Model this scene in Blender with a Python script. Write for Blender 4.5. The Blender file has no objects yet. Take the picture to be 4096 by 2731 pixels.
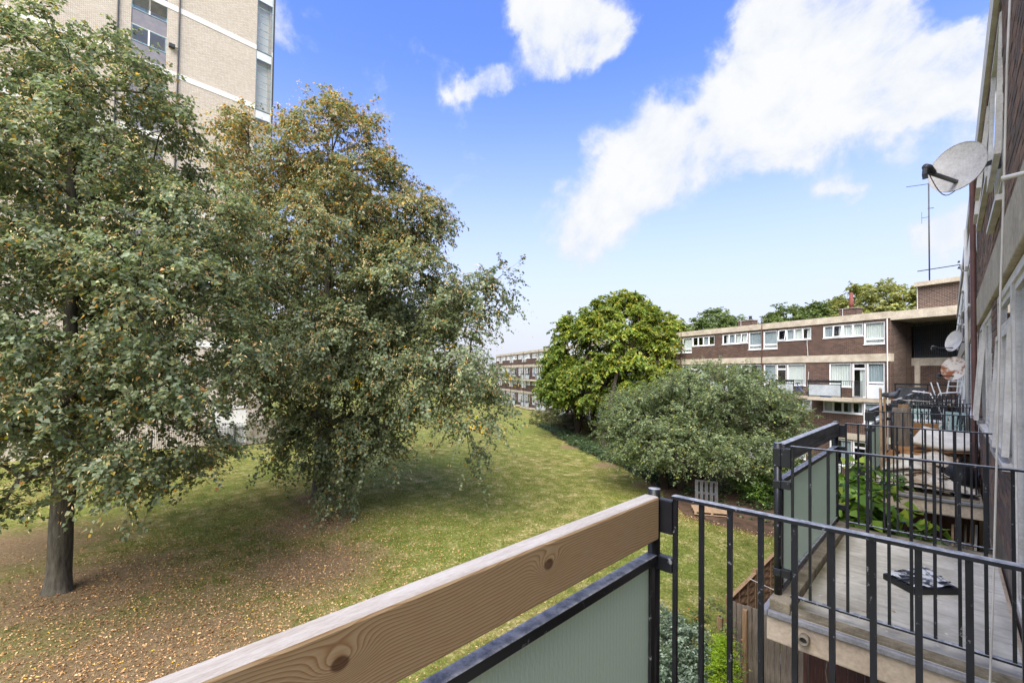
import bpy, bmesh, math, random
import numpy as np
from mathutils import Vector, Matrix

scene = bpy.context.scene
col = scene.collection
R = math.radians

# ------------------------------------------------------------------ camera
PX_F, PX_SH, CAM_Z = 1813.3, 87.0, 6.5
YAW, PIT, ROL = R(43.98), R(1.31), R(0.72)
cf = np.array([-math.sin(YAW) * math.cos(PIT), math.cos(YAW) * math.cos(PIT), math.sin(PIT)])
cr = np.array([math.cos(YAW), math.sin(YAW), 0.0])
cu = np.cross(cr, cf)
cr, cu = math.cos(ROL) * cr + math.sin(ROL) * cu, -math.sin(ROL) * cr + math.cos(ROL) * cu
CAM = np.array([0.0, 0.0, CAM_Z])
cam_d = bpy.data.cameras.new('camera')
cam_d.sensor_width = 36.0
cam_d.lens = PX_F / 4096 * 36
cam_d.shift_y = PX_SH / 4096
cam_d.clip_start = 0.05
cam_d.clip_end = 3000
cam = bpy.data.objects.new('camera', cam_d)
cam.matrix_world = Matrix(((cr[0], cu[0], -cf[0], 0), (cr[1], cu[1], -cf[1], 0), (cr[2], cu[2], -cf[2], CAM_Z), (0, 0, 0, 1)))
col.objects.link(cam)
scene.camera = cam


def ray(px, py):
    """direction of a photo pixel (4096 wide); length 1 along the optical axis"""
    return cf + cr * (px - 2048) / PX_F - cu * (py - 1365.5 - PX_SH) / PX_F


def hit(px, py, ax, val):
    d = ray(px, py)
    i = 'XYZ'.index(ax)
    return CAM + d * (val - CAM[i]) / d[i]


def deep(px, py, dep):
    return CAM + ray(px, py) * dep


# ------------------------------------------------------------------ world
SUN_EL, SUN_AZ = R(50), R(154)      # azimuth measured from +Y towards +X
world = bpy.data.worlds.new('World')
scene.world = world
world.use_nodes = True
wt = world.node_tree
for n in list(wt.nodes):
    wt.nodes.remove(n)


def wn(t, **k):
    n = wt.nodes.new(t)
    for a, b in k.items():
        setattr(n, a, b)
    return n


def wmath(op, a, b=None, c=None, clamp=False):
    n = wn('ShaderNodeMath', operation=op, use_clamp=clamp)
    for i, v in enumerate((a, b, c)):
        if v is None:
            continue
        if isinstance(v, (int, float)):
            n.inputs[i].default_value = v
        else:
            wt.links.new(v, n.inputs[i])
    return n.outputs[0]


w_out = wn('ShaderNodeOutputWorld')
w_bg = wn('ShaderNodeBackground')
w_bg.inputs['Strength'].default_value = 0.138
w_sky = wn('ShaderNodeTexSky', sky_type='NISHITA')
w_sky.sun_disc = False
w_sky.sun_elevation = SUN_EL
w_sky.sun_rotation = SUN_AZ
w_sky.altitude = 20
w_sky.air_density = 1.0
w_sky.dust_density = 0.5
w_sky.ozone_density = 2.2
w_hs = wn('ShaderNodeHueSaturation')
w_hs.inputs['Saturation'].default_value = 1.21
w_hs.inputs['Value'].default_value = .92
w_hs.inputs['Hue'].default_value = .520
wt.links.new(w_sky.outputs[0], w_hs.inputs['Color'])
w_tc = wn('ShaderNodeTexCoord')
w_dir = w_tc.outputs['Generated']
# clouds: soft blobs at the directions of the photographed clouds, broken up by noise
CLOUDS = [(1350, 600, 55, .55), (1335, 530, 80, .8), (1390, 450, 105, 1), (1480, 385, 110, 1), (1590, 330, 110, 1), (1690, 300, 105, 1),
          (1760, 215, 115, 1.1), (1830, 140, 130, 1.1), (1920, 70, 130, 1.1), (2030, 10, 110, 1.1), (1740, 60, 80, .9), (1500, 240, 45, .7),
          (2020, 190, 110, 1), (2130, 225, 115, 1), (2230, 160, 105, 1), (2205, 85, 50, .9), (2290, 210, 110, 1), (2090, 290, 60, .7),
          (1205, 15, 60, 1), (1270, 45, 80, 1.1), (1360, 35, 85, 1.1), (1445, 45, 55, 1), (1250, 150, 55, 1), (1330, 105, 65, 1),
          (1110, 200, 58, 1.15), (1060, 222, 38, 1.0), (1160, 190, 42, 1.0), (1890, 430, 46, 1.0), (1945, 448, 30, .9),
          (2190, 520, 75, 1), (2160, 575, 60, .9), (2230, 460, 60, .9), (2100, 390, 40, .4), (1215, 700, 40, .4), (1800, 330, 60, .7)]
acc = None
w_wp = wn('ShaderNodeTexNoise')      # bends the blobs into billows
w_wp.inputs['Scale'].default_value = 7.0
w_wp.inputs['Detail'].default_value = 7
w_wp.inputs['Roughness'].default_value = .6
wt.links.new(w_dir, w_wp.inputs['Vector'])
w_s1 = wn('ShaderNodeVectorMath', operation='SUBTRACT')
wt.links.new(w_wp.outputs['Color'], w_s1.inputs[0])
w_s1.inputs[1].default_value = (.5, .5, .5)
w_s2 = wn('ShaderNodeVectorMath', operation='MULTIPLY_ADD')
wt.links.new(w_s1.outputs[0], w_s2.inputs[0])
w_s2.inputs[1].default_value = (.17, .17, .17)
wt.links.new(w_dir, w_s2.inputs[2])
w_s3 = wn('ShaderNodeVectorMath', operation='NORMALIZE')
wt.links.new(w_s2.outputs[0], w_s3.inputs[0])
w_bent = w_s3.outputs[0]
w_nz = wn('ShaderNodeTexNoise')
w_nz.inputs['Scale'].default_value = 6.5
w_nz.inputs['Detail'].default_value = 12
w_nz.inputs['Roughness'].default_value = 0.62
w_nz.inputs['Distortion'].default_value = 0.25
wt.links.new(w_dir, w_nz.inputs['Vector'])
for (bx_, by_, br_, bw_) in CLOUDS:
    s_ = 4096 / 2352
    d0 = ray(bx_ * s_, by_ * s_)
    d1 = ray((bx_ + br_) * s_, by_ * s_)
    d2 = ray(bx_ * s_, (by_ + br_) * s_)
    d0 = d0 / np.linalg.norm(d0)
    d1 = d1 / np.linalg.norm(d1)
    d2 = d2 / np.linalg.norm(d2)
    k_ = max(1e-6, 0.5 * ((1 - float(d0 @ d1)) + (1 - float(d0 @ d2))))
    dp = wn('ShaderNodeVectorMath', operation='DOT_PRODUCT')
    wt.links.new(w_bent, dp.inputs[0])
    dp.inputs[1].default_value = tuple(d0)
    e_ = wmath('EXPONENT', wmath('MULTIPLY_ADD', dp.outputs['Value'], 0.9 / k_, -0.9 / k_))
    acc = wmath('MULTIPLY', e_, bw_) if acc is None else wmath('MULTIPLY_ADD', e_, bw_, acc)
# the same kind of scattered cloud goes on all round the sky, away from the part described above
w_n2 = wn('ShaderNodeTexNoise')
w_n2.inputs['Scale'].default_value = 2.1
w_n2.inputs['Detail'].default_value = 3
wt.links.new(w_dir, w_n2.inputs['Vector'])
dv = wn('ShaderNodeVectorMath', operation='DOT_PRODUCT')
wt.links.new(w_dir, dv.inputs[0])
dv.inputs[1].default_value = tuple(cf)
w_away = wn('ShaderNodeMapRange')
wt.links.new(dv.outputs['Value'], w_away.inputs['Value'])
w_away.inputs['From Min'].default_value = 0.62
w_away.inputs['From Max'].default_value = 0.40
w_gen = wmath('MULTIPLY', wmath('MULTIPLY_ADD', w_n2.outputs['Fac'], 5.0, -1.9, clamp=True), w_away.outputs[0])
acc = wmath('ADD', wmath('MINIMUM', acc, 1.25), w_gen)
dens = wmath('ADD', acc, wmath('MULTIPLY_ADD', w_nz.outputs['Fac'], 3.4, -1.95))
w_mr = wn('ShaderNodeMapRange', interpolation_type='SMOOTHSTEP')
wt.links.new(dens, w_mr.inputs['Value'])
w_mr.inputs['From Min'].default_value = 0.02
w_mr.inputs['From Max'].default_value = 1.0
w_sp = wn('ShaderNodeSeparateXYZ')
wt.links.new(w_dir, w_sp.inputs[0])
w_hz = wn('ShaderNodeMapRange', interpolation_type='SMOOTHSTEP')      # pale air low over the horizon, all round
wt.links.new(w_sp.outputs['Z'], w_hz.inputs['Value'])
w_hz.inputs['From Min'].default_value = 0.0
w_hz.inputs['From Max'].default_value = 0.6
w_hz.inputs['To Min'].default_value = 1.0
w_hz.inputs['To Max'].default_value = 0.0
w_m0 = wn('ShaderNodeMixRGB')
wt.links.new(w_hz.outputs[0], w_m0.inputs['Fac'])
wt.links.new(w_hs.outputs[0], w_m0.inputs['Color1'])
w_m0.inputs['Color2'].default_value = (1.92, 1.97, 2.26, 1)
w_cc = wn('ShaderNodeValToRGB')      # thin cloud bluish grey, thick cloud white
wt.links.new(wmath('MULTIPLY_ADD', dens, .55, wmath('MULTIPLY_ADD', w_nz.outputs['Fac'], 1.1, -.62)), w_cc.inputs['Fac'])
w_cc.color_ramp.elements[0].position = .12
w_cc.color_ramp.elements[0].color = (1.95, 2.08, 2.3, 1)
w_cc.color_ramp.elements[1].position = .7
w_cc.color_ramp.elements[1].color = (2.32, 2.35, 2.4, 1)
w_m1 = wn('ShaderNodeMixRGB')
wt.links.new(w_mr.outputs[0], w_m1.inputs['Fac'])
wt.links.new(w_m0.outputs[0], w_m1.inputs['Color1'])
wt.links.new(w_cc.outputs['Color'], w_m1.inputs['Color2'])
wt.links.new(w_m1.outputs[0], w_bg.inputs['Color'])
wt.links.new(w_bg.outputs[0], w_out.inputs['Surface'])

sun_d = bpy.data.lights.new('sun', 'SUN')
sun_d.energy = 2.9
sun_d.angle = R(55)
sun_d.color = (1.0, 0.955, 0.88)
sun = bpy.data.objects.new('sun', sun_d)
sv = Vector((math.sin(SUN_AZ) * math.cos(SUN_EL), math.cos(SUN_AZ) * math.cos(SUN_EL), math.sin(SUN_EL)))
sun.rotation_euler = sv.to_track_quat('Z', 'Y').to_euler()
sun.location = (0, 0, 60)
col.objects.link(sun)
scene.view_settings.view_transform = 'Standard'
scene.view_settings.look = 'None'
scene.view_settings.gamma = 1.0
scene.view_settings.exposure = 1.6
scene.view_settings.use_curve_mapping = False
scene.cycles.max_bounces = 8
scene.cycles.diffuse_bounces = 5
scene.cycles.transmission_bounces = 6
scene.cycles.transparent_max_bounces = 12
scene.cycles.use_denoising = True

# ------------------------------------------------------------------ materials
M = {}


def srgb(r, g, b):
    return tuple(((c / 255) / 12.92 if c / 255 <= .04045 else ((c / 255 + .055) / 1.055) ** 2.4) for c in (r, g, b))


class NT:
    """small helper round a material's node tree"""

    def __init__(s, name):
        s.m = bpy.data.materials.new(name)
        s.m.use_nodes = True
        s.t = s.m.node_tree
        s.p = s.t.nodes['Principled BSDF']
        s.o = s.t.nodes['Material Output']
        M[name] = s.m

    def n(s, t, **k):
        n = s.t.nodes.new(t)
        for a, b in k.items():
            if a in n.inputs.keys():
                s.set(n.inputs[a], b)
            else:
                setattr(n, a, b)
        return n

    def set(s, inp, v):
        if isinstance(v, bpy.types.NodeSocket):
            s.t.links.new(v, inp)
        elif isinstance(v, (tuple, list)):
            inp.default_value = (*v, 1) if len(v) == 3 and inp.type == 'RGBA' else v
        else:
            inp.default_value = v

    def co(s, kind='Object', scale=(1, 1, 1)):
        tc = s.n('ShaderNodeTexCoord')
        mp = s.n('ShaderNodeMapping')
        s.t.links.new(tc.outputs[kind], mp.inputs['Vector'])
        mp.inputs['Scale'].default_value = scale
        return mp.outputs[0]

    def noise(s, vec, scale, detail=4, rough=.55, dist=0):
        n = s.n('ShaderNodeTexNoise')
        s.set(n.inputs['Vector'], vec)
        s.set(n.inputs['Scale'], scale)
        s.set(n.inputs['Detail'], detail)
        s.set(n.inputs['Roughness'], rough)
        s.set(n.inputs['Distortion'], dist)
        return n.outputs['Fac']

    def ramp(s, fac, stops):
        n = s.n('ShaderNodeValToRGB')
        s.set(n.inputs['Fac'], fac)
        e = n.color_ramp.elements
        while len(e) < len(stops):
            e.new(.5)
        for i, (p, c) in enumerate(stops):
            e[i].position = p
            e[i].color = (*c, 1) if len(c) == 3 else c
        return n.outputs['Color']

    def mix(s, fac, a, b, mode='MIX'):
        n = s.n('ShaderNodeMixRGB', blend_type=mode)
        s.set(n.inputs['Fac'], fac)
        s.set(n.inputs['Color1'], a)
        s.set(n.inputs['Color2'], b)
        return n.outputs[0]

    def math(s, op, a, b=0.0, c=0.0, clamp=False):
        n = s.n('ShaderNodeMath', operation=op, use_clamp=clamp)
        s.set(n.inputs[0], a)
        s.set(n.inputs[1], b)
        s.set(n.inputs[2], c)
        return n.outputs[0]

    def bump(s, h, strength=.3, dist=.01):
        n = s.n('ShaderNodeBump')
        s.set(n.inputs['Height'], h)
        s.set(n.inputs['Strength'], strength)
        s.set(n.inputs['Distance'], dist)
        s.t.links.new(n.outputs[0], s.p.inputs['Normal'])

    def fin(s, color, rough=.7, spec=.4, metal=0):
        s.set(s.p.inputs['Base Color'], color)
        s.set(s.p.inputs['Roughness'], rough)
        s.set(s.p.inputs['Specular IOR Level'], spec)
        s.set(s.p.inputs['Metallic'], metal)
        return s.m


def speckled(name, a, b, scale, rough=.75, bump=.25, bd=.004, spec=.35, stretch=(1, 1, 1), lo=.35, hi=.68, detail=6, fine=True):
    t = NT(name)
    v = t.co('Object', stretch)
    f = t.noise(v, scale, detail, .62)
    c = t.ramp(f, [(lo, a), (hi, b)])
    if fine:
        c = t.mix(.22, c, t.ramp(t.noise(v, scale * 14, 3), [(.3, (0.1, .1, .1)), (.7, (.9, .9, .9))]), 'OVERLAY')
    if bump:
        t.bump(t.noise(v, scale * 8, 5), bump, bd)
    return t.fin(c, rough, spec)


def brick_mat(name, c1, c2, mortar, dirt, bw=.225, rh=.075, ms=.011, spread=.5):
    t = NT(name)
    v = t.co('UV')
    b = t.n('ShaderNodeTexBrick')
    t.set(b.inputs['Vector'], v)
    t.set(b.inputs['Color1'], c1)
    t.set(b.inputs['Color2'], c2)
    t.set(b.inputs['Mortar'], mortar)
    t.set(b.inputs['Scale'], 1.0)
    t.set(b.inputs['Brick Width'], bw)
    t.set(b.inputs['Row Height'], rh)
    t.set(b.inputs['Mortar Size'], ms)
    t.set(b.inputs['Mortar Smooth'], .15)
    t.set(b.inputs['Bias'], 0.0)
    c = b.outputs['Color']
    big = t.noise(v, .55, 5, .6)
    c = t.mix(t.math('MULTIPLY', t.ramp(big, [(.42, (0, 0, 0)), (.75, (1, 1, 1))]), spread), c, dirt)
    c = t.mix(.35, c, t.ramp(t.noise(v, 16, 4), [(.25, (.2, .2, .2)), (.75, (.8, .8, .8))]), 'OVERLAY')
    t.bump(t.math('ADD', t.math('MULTIPLY', b.outputs['Fac'], -1.0), t.math('MULTIPLY', t.noise(v, 60, 3), .35)), .55, .012)
    return t.fin(c, .88, .2)


brick_mat('brick_brown', srgb(106, 76, 64), srgb(64, 49, 45), srgb(128, 115, 104), srgb(58, 47, 43))
brick_mat('brick_dark', srgb(104, 82, 72), srgb(76, 60, 56), srgb(146, 132, 120), srgb(66, 56, 52))
brick_mat('brick_cream', srgb(236, 224, 208), srgb(214, 200, 182), srgb(150, 138, 126), srgb(222, 208, 192), spread=.35)
speckled('mortar', srgb(142, 128, 116), srgb(112, 100, 92), 5, bump=.4)
for i_, (a_, b_) in enumerate((((146, 124, 112), (108, 92, 84)), ((160, 132, 116), (124, 102, 92)), ((134, 118, 110), (98, 86, 82)), ((166, 136, 118), (132, 108, 96)))):
    speckled('brick_%d' % i_, srgb(*a_), srgb(*b_), 26, .9, .6, .006, .2)
speckled('concrete_cream', srgb(198, 187, 168), srgb(164, 152, 134), 1.6, .85, .2, .003, .25)
speckled('concrete_white', srgb(242, 240, 236), srgb(226, 222, 214), 1.2, .8, .12, .003, .25)
speckled('concrete_grey', srgb(160, 152, 138), srgb(112, 104, 92), 2.6, .9, .45, .006, .2)
speckled('concrete_soffit', srgb(150, 146, 138), srgb(122, 118, 110), 1.8, .9, .2, .004, .2)
speckled('slab_paint', srgb(206, 190, 170), srgb(182, 164, 146), 2.2, .8, .25, .004, .25)
speckled('slab_floor', srgb(212, 206, 194), srgb(164, 158, 146), 2.6, .7, .4, .004, .35, (1, 2.2, 1))
t = NT('slab_stained')
v = t.co('Object')
n1 = t.noise(v, 2.4, 6, .65)
n2 = t.noise(t.co('Object', (1.2, 6, 1)), 3.5, 5, .6)
c = t.ramp(n1, [(.32, srgb(168, 162, 150)), (.5, srgb(204, 198, 186)), (.68, srgb(222, 217, 206))])
c = t.mix(t.ramp(n2, [(.5, (0, 0, 0)), (.7, (.6, .6, .6))]), c, srgb(150, 144, 132))
c = t.mix(t.ramp(t.noise(v, 1.3, 4), [(.56, (0, 0, 0)), (.66, (.55, .55, .55))]), c, srgb(130, 120, 104))
c = t.mix(t.ramp(t.noise(v, 24, 3), [(.66, (0, 0, 0)), (.72, (.7, .7, .7))]), c, srgb(236, 234, 228))
sx = t.n('ShaderNodeSeparateXYZ')
t.t.links.new(v, sx.inputs[0])
ms = t.math('ADD', t.math('MULTIPLY_ADD', sx.outputs[0], -7.0, -4.6, clamp=True), t.math('MULTIPLY_ADD', n1, 1.6, -1.05), clamp=True)
c = t.mix(ms, c, t.ramp(t.noise(v, 9, 4), [(.35, srgb(84, 82, 44)), (.65, srgb(118, 108, 78))]))
t.bump(t.noise(v, 30, 5), .4, .004)
t.fin(c, .75, .3)
speckled('kerb_stone', srgb(150, 140, 122), srgb(96, 88, 72), 6, .95, .6, .008, .2)
speckled('flashing_lead', srgb(150, 150, 154), srgb(112, 112, 118), 6, .55, .2, .003, .5)
speckled('roof_felt', srgb(110, 108, 106), srgb(84, 82, 80), 2, .95, .2)
speckled('timber_grey', srgb(126, 116, 104), srgb(78, 70, 62), 3.2, .9, .6, .006, .2, (8, 8, .7))
speckled('timber_brown', srgb(82, 56, 48), srgb(54, 38, 34), 3.0, .85, .5, .005, .25, (8, 8, .7))
speckled('timber_lap', srgb(150, 120, 92), srgb(100, 78, 60), 3.2, .85, .5, .005, .25, (1, 2, 10))
speckled('timber_post', srgb(156, 128, 96), srgb(112, 90, 66), 3.5, .85, .4, .005, .25, (6, 6, .6))
speckled('pallet_pine', srgb(172, 146, 118), srgb(130, 106, 84), 4, .85, .4, .004, .25, (2, 9, 9))
speckled('pallet_blue', srgb(92, 100, 108), srgb(84, 74, 64), 6, .85, .4, .004, .25)
speckled('upvc', srgb(236, 236, 236), srgb(220, 221, 222), 2.5, .35, 0, .002, .5, fine=False)
speckled('upvc_worn', srgb(226, 222, 216), srgb(190, 184, 176), 3.5, .5, .1, .002, .4)
speckled('panel_white', srgb(226, 229, 232), srgb(206, 210, 214), 1.5, .45, 0, .002, .5, fine=False)
speckled('curtain', srgb(238, 237, 232), srgb(214, 212, 206), 3, .95, .1, .004, .1, (9, 9, .4))
speckled('frost_grey', srgb(190, 196, 198), srgb(160, 166, 170), 2, .35, .2, .002, .5)
speckled('curtain_grey', srgb(186, 192, 196), srgb(150, 158, 164), 3, .95, .1, .004, .1, (9, 9, .4))
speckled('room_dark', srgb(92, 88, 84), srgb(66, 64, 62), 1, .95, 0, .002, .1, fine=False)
speckled('plastic_grey', srgb(74, 76, 80), srgb(52, 54, 58), 8, .5, 0, .002, .4, fine=False)
speckled('dish_grey', srgb(206, 204, 202), srgb(176, 172, 168), 5, .55, .1, .002, .4)
speckled('dish_rust', srgb(214, 206, 196), srgb(140, 84, 50), 4.5, .7, .1, .002, .3, lo=.48, hi=.6)
speckled('pipe_brown', srgb(104, 70, 62), srgb(78, 54, 49), 4, .6, .1, .002, .4)
speckled('pipe_white', srgb(226, 224, 220), srgb(200, 198, 194), 4, .45, 0, .002, .45, fine=False)
speckled('cardboard', srgb(170, 128, 86), srgb(130, 94, 62), 3, .9, .2, .004, .2)
speckled('mattress_cloth', srgb(226, 222, 212), srgb(196, 186, 170), 2.5, .95, .3, .006, .15)
speckled('soaked_paper', srgb(222, 218, 208), srgb(164, 142, 112), 3.2, .9, .4, .008, .2)
speckled('black_sack', srgb(30, 30, 33), srgb(16, 16, 18), 5, .5, .5, .01, .5)
speckled('terracotta', srgb(190, 116, 72), srgb(160, 92, 56), 8, .85, .1)
speckled('resin_green', srgb(176, 196, 190), srgb(150, 172, 168), 3, .5, 0, .002, .4, fine=False)
speckled('orange_plastic', srgb(226, 104, 60), srgb(200, 84, 44), 3, .5, 0, .002, .4, fine=False)
speckled('astro_turf', srgb(96, 140, 60), srgb(70, 112, 44), 20, .95, .6, .01, .1)
speckled('feather', srgb(110, 114, 124), srgb(72, 76, 86), 14, .8, .2, .004, .2)
speckled('chimney_pot', srgb(126, 74, 64), srgb(98, 58, 52), 6, .85, .2)
speckled('bark', srgb(104, 99, 88), srgb(64, 60, 53), 4.2, .95, .9, .03, .15, (3.2, 3.2, .6))
speckled('bark_dark', srgb(66, 58, 50), srgb(38, 34, 30), 4.2, .95, .9, .03, .15, (3.2, 3.2, .6))
speckled('twig', srgb(112, 102, 90), srgb(74, 66, 58), 6, .95, .2, .004, .15)
speckled('soil', srgb(92, 74, 60), srgb(60, 48, 40), 2.2, .98, .8, .03, .1)
speckled('paving', srgb(150, 146, 138), srgb(120, 116, 108), 1.2, .9, .3, .005, .2)
speckled('render_white', srgb(226, 224, 220), srgb(206, 204, 198), .8, .85, .1, .003, .2)
speckled('blue_sheet', srgb(70, 120, 190), srgb(50, 96, 166), 2, .6, 0, .002, .3, fine=False)
speckled('cable_white', srgb(214, 210, 204), srgb(190, 186, 180), 6, .6, 0, .002, .3, fine=False)
speckled('red_paint', srgb(190, 60, 56), srgb(160, 44, 44), 4, .6, 0, .002, .3, fine=False)
speckled('blue_frame', srgb(150, 176, 186), srgb(128, 156, 168), 3, .5, 0, .002, .4, fine=False)
speckled('spandrel_grey', srgb(150, 146, 152), srgb(128, 124, 132), 1.2, .6, 0, .002, .35, fine=False)

# black railing paint, worn to pale primer in small flakes
t = NT('paint_black')
oi = t.n('ShaderNodeObjectInfo')
va = t.n('ShaderNodeVectorMath', operation='MULTIPLY_ADD')
va.inputs[1].default_value = (13, 7, 29)
t.t.links.new(oi.outputs['Random'], va.inputs[0])
t.t.links.new(t.co('Object'), va.inputs[2])
v = va.outputs[0]
wear = t.ramp(t.noise(v, 30, 5, .65), [(.625, (0, 0, 0)), (.70, (1, 1, 1))])
c = t.mix(wear, t.ramp(t.noise(v, 5, 4), [(.3, srgb(24, 25, 29)), (.7, srgb(40, 42, 48))]), srgb(150, 152, 156))
t.bump(t.noise(v, 55, 4), .3, .003)
t.fin(c, t.math('MULTIPLY_ADD', wear, .35, .38), .5)
# the flat tops of the rails: chalky, worn paint with sky reflection painted in
t = NT('paint_bleached_skylit')
v = t.co('Object')
wear = t.ramp(t.noise(v, 22, 6, .7), [(.40, (0, 0, 0)), (.62, (1, 1, 1))])
t.bump(t.noise(v, 55, 4), .35, .003)
t.fin(t.mix(wear, srgb(112, 116, 126), srgb(190, 192, 198)), .42, .5)
# black stained wooden rail of the neighbours
t = NT('timber_black')
v = t.co('Object', (9, .6, 9))
c = t.ramp(t.noise(v, 4, 6, .6), [(.32, srgb(42, 43, 47)), (.68, srgb(104, 104, 106))])
t.bump(t.noise(v, 9, 4), .5, .004)
t.fin(c, .7, .3)

# planed softwood with growth rings and two knots, in metres along Y
t = NT('timber_rail')
tc = t.n('ShaderNodeTexCoord')
sp = t.n('ShaderNodeSeparateXYZ')
t.t.links.new(tc.outputs['Object'], sp.inputs[0])
X_, Y_, Z_ = sp.outputs
wob = t.noise(t.co('Object', (1, .9, 1)), 2.3, 2, .4)
wob2 = t.noise(t.co('Object', (6, 1.2, 6)), 2.6, 3, .5)
# distance from the pith, which runs below the board and drifts along it
zz = t.math('ADD', Z_, t.math('MULTIPLY_ADD', wob, .11, .125))
xx = t.math('ADD', X_, t.math('MULTIPLY_ADD', wob2, .028, .02))
rad = t.math('SQRT', t.math('ADD', t.math('MULTIPLY', zz, zz), t.math('MULTIPLY', xx, xx)))
knotmask = None
for (ky, kz, ks) in ((.43, .015, .05), (1.09, .02, .045), (-.2, -.03, .05)):
    dy = t.math('SUBTRACT', Y_, ky)
    dz = t.math('SUBTRACT', Z_, kz)
    d2 = t.math('ADD', t.math('MULTIPLY', t.math('MULTIPLY', dy, dy), .30), t.math('MULTIPLY', dz, dz))
    g = t.math('EXPONENT', t.math('MULTIPLY', d2, -1.0 / (ks * ks * .55)))
    rad = t.math('ADD', rad, t.math('MULTIPLY', g, .06))
    d1 = t.math('SQRT', t.math('ADD', t.math('MULTIPLY', t.math('MULTIPLY', dy, dy), .55), t.math('MULTIPLY', dz, dz)))
    kmk = t.n('ShaderNodeMapRange', interpolation_type='SMOOTHSTEP')
    t.set(kmk.inputs['Value'], t.math('ADD', d1, t.math('MULTIPLY_ADD', wob2, .012, -.006)))
    kmk.inputs['From Min'].default_value = .019
    kmk.inputs['From Max'].default_value = .012
    knotmask = kmk.outputs[0] if knotmask is None else t.math('MAXIMUM', knotmask, kmk.outputs[0])
ring = t.math('FRACT', t.math('MULTIPLY', rad, 118))
fine = t.noise(t.co('Object', (60, 3, 60)), 5, 3)
c = t.ramp(ring, [(0, srgb(226, 200, 160)), (.5, srgb(216, 184, 142)), (.86, srgb(188, 146, 102)), (1, srgb(222, 192, 152))])
c = t.mix(.25, c, t.ramp(fine, [(.3, (.25, .25, .25)), (.7, (.75, .75, .75))]), 'OVERLAY')
c = t.mix(t.math('MULTIPLY', knotmask, .85), c, t.ramp(ring, [(0, srgb(122, 84, 56)), (1, srgb(84, 58, 42))]))
blot = t.noise(t.co('Object', (2, 2, 2)), 3, 4)
c = t.mix(t.ramp(blot, [(.55, (0, 0, 0)), (.8, (.35, .35, .35))]), c, srgb(206, 190, 168))
t.bump(t.math('ADD', ring, fine), .12, .002)
t.fin(c, .62, .3)
speckled('timber_rail_top', srgb(208, 200, 192), srgb(186, 174, 162), 5, .6, .15, .002, .35, (8, .7, 8))  # weathered top, paler still with the sky's brightness put into the colour

# obscured wired glass of the balcony panels
t = NT('glass_obscure')
v = t.co('Object')
vo = t.n('ShaderNodeTexVoronoi')
t.set(vo.inputs['Vector'], t.co('Object', (120, 120, 46)))
t.set(vo.inputs['Scale'], 1.0)
wv = t.n('ShaderNodeTexWave', wave_type='BANDS', bands_direction='Y')
t.set(wv.inputs['Vector'], v)
t.set(wv.inputs['Scale'], 14.0)
t.set(wv.inputs['Distortion'], .3)
c = t.ramp(t.noise(v, 2.2, 4), [(.3, srgb(200, 211, 202)), (.7, srgb(216, 225, 216))])
c = t.mix(t.math('MULTIPLY', t.ramp(wv.outputs['Fac'], [(.70, (0, 0, 0)), (.95, (1, 1, 1))]), .5), c, srgb(160, 176, 160))
t.bump(vo.outputs['Distance'], .8, .003)
t.fin(c, .22, .5)
t.p.inputs['Transmission Weight'].default_value = 0.0
tr = t.n('ShaderNodeBsdfTranslucent')
t.set(tr.inputs['Color'], srgb(226, 234, 222))
mx = t.n('ShaderNodeMixShader')
mx.inputs[0].default_value = .66
t.t.links.new(t.p.outputs[0], mx.inputs[1])
t.t.links.new(tr.outputs[0], mx.inputs[2])
t.t.links.new(mx.outputs[0], t.o.inputs['Surface'])


def glass_mat(name, tint, base=.06, bump=.0):
    t = NT(name)
    lw = t.n('ShaderNodeFresnel')
    lw.inputs['IOR'].default_value = 1.5
    gl = t.n('ShaderNodeBsdfGlossy')
    gl.inputs['Roughness'].default_value = .02
    gl.inputs['Color'].default_value = (.95, .97, 1, 1)
    tp = t.n('ShaderNodeBsdfTransparent')
    t.set(tp.inputs['Color'], tint)
    if bump:
        b = t.n('ShaderNodeBump')
        t.set(b.inputs['Height'], t.noise(t.co('Object'), 1.3, 2))
        b.inputs['Strength'].default_value = bump
        b.inputs['Distance'].default_value = .02
        t.t.links.new(b.outputs[0], gl.inputs['Normal'])
    mx = t.n('ShaderNodeMixShader')
    ge = t.n('ShaderNodeNewGeometry')
    t.set(mx.inputs[0], t.math('MULTIPLY', t.math('MULTIPLY_ADD', lw.outputs[0], 1.0, base, clamp=True), t.math('SUBTRACT', 1.0, ge.outputs['Backfacing'])))
    t.t.links.new(tp.outputs[0], mx.inputs[1])
    t.t.links.new(gl.outputs[0], mx.inputs[2])
    t.t.links.new(mx.outputs[0], t.o.inputs['Surface'])


glass_mat('glass', (.90, .93, .93), .05, .15)
glass_mat('glass_tower', (.93, .95, .96), .06, .1)
speckled('film_print', srgb(214, 216, 220), srgb(44, 46, 52), 9, .3, .5, .004, .5, lo=.47, hi=.54)
glass_mat('film_clear', (.9, .9, .92), .22, .9)


def leaf_mat(name, trans=.42, rough=.40, spec=.45):
    t = NT(name)
    a = t.n('ShaderNodeAttribute', attribute_name='Col')
    t.fin(a.outputs['Color'], rough, spec)
    tr = t.n('ShaderNodeBsdfTranslucent')
    t.set(tr.inputs['Color'], t.mix(1.0, a.outputs['Color'], (1.5, 1.5, 1.0), 'MULTIPLY'))
    mx = t.n('ShaderNodeMixShader')
    mx.inputs[0].default_value = trans
    t.t.links.new(t.p.outputs[0], mx.inputs[1])
    t.t.links.new(tr.outputs[0], mx.inputs[2])
    t.t.links.new(mx.outputs[0], t.o.inputs['Surface'])


leaf_mat('leaf')
leaf_mat('leaf_dry', .15, .75, .2)
leaf_mat('leaf_gloss', .25, .3, .5)

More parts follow.
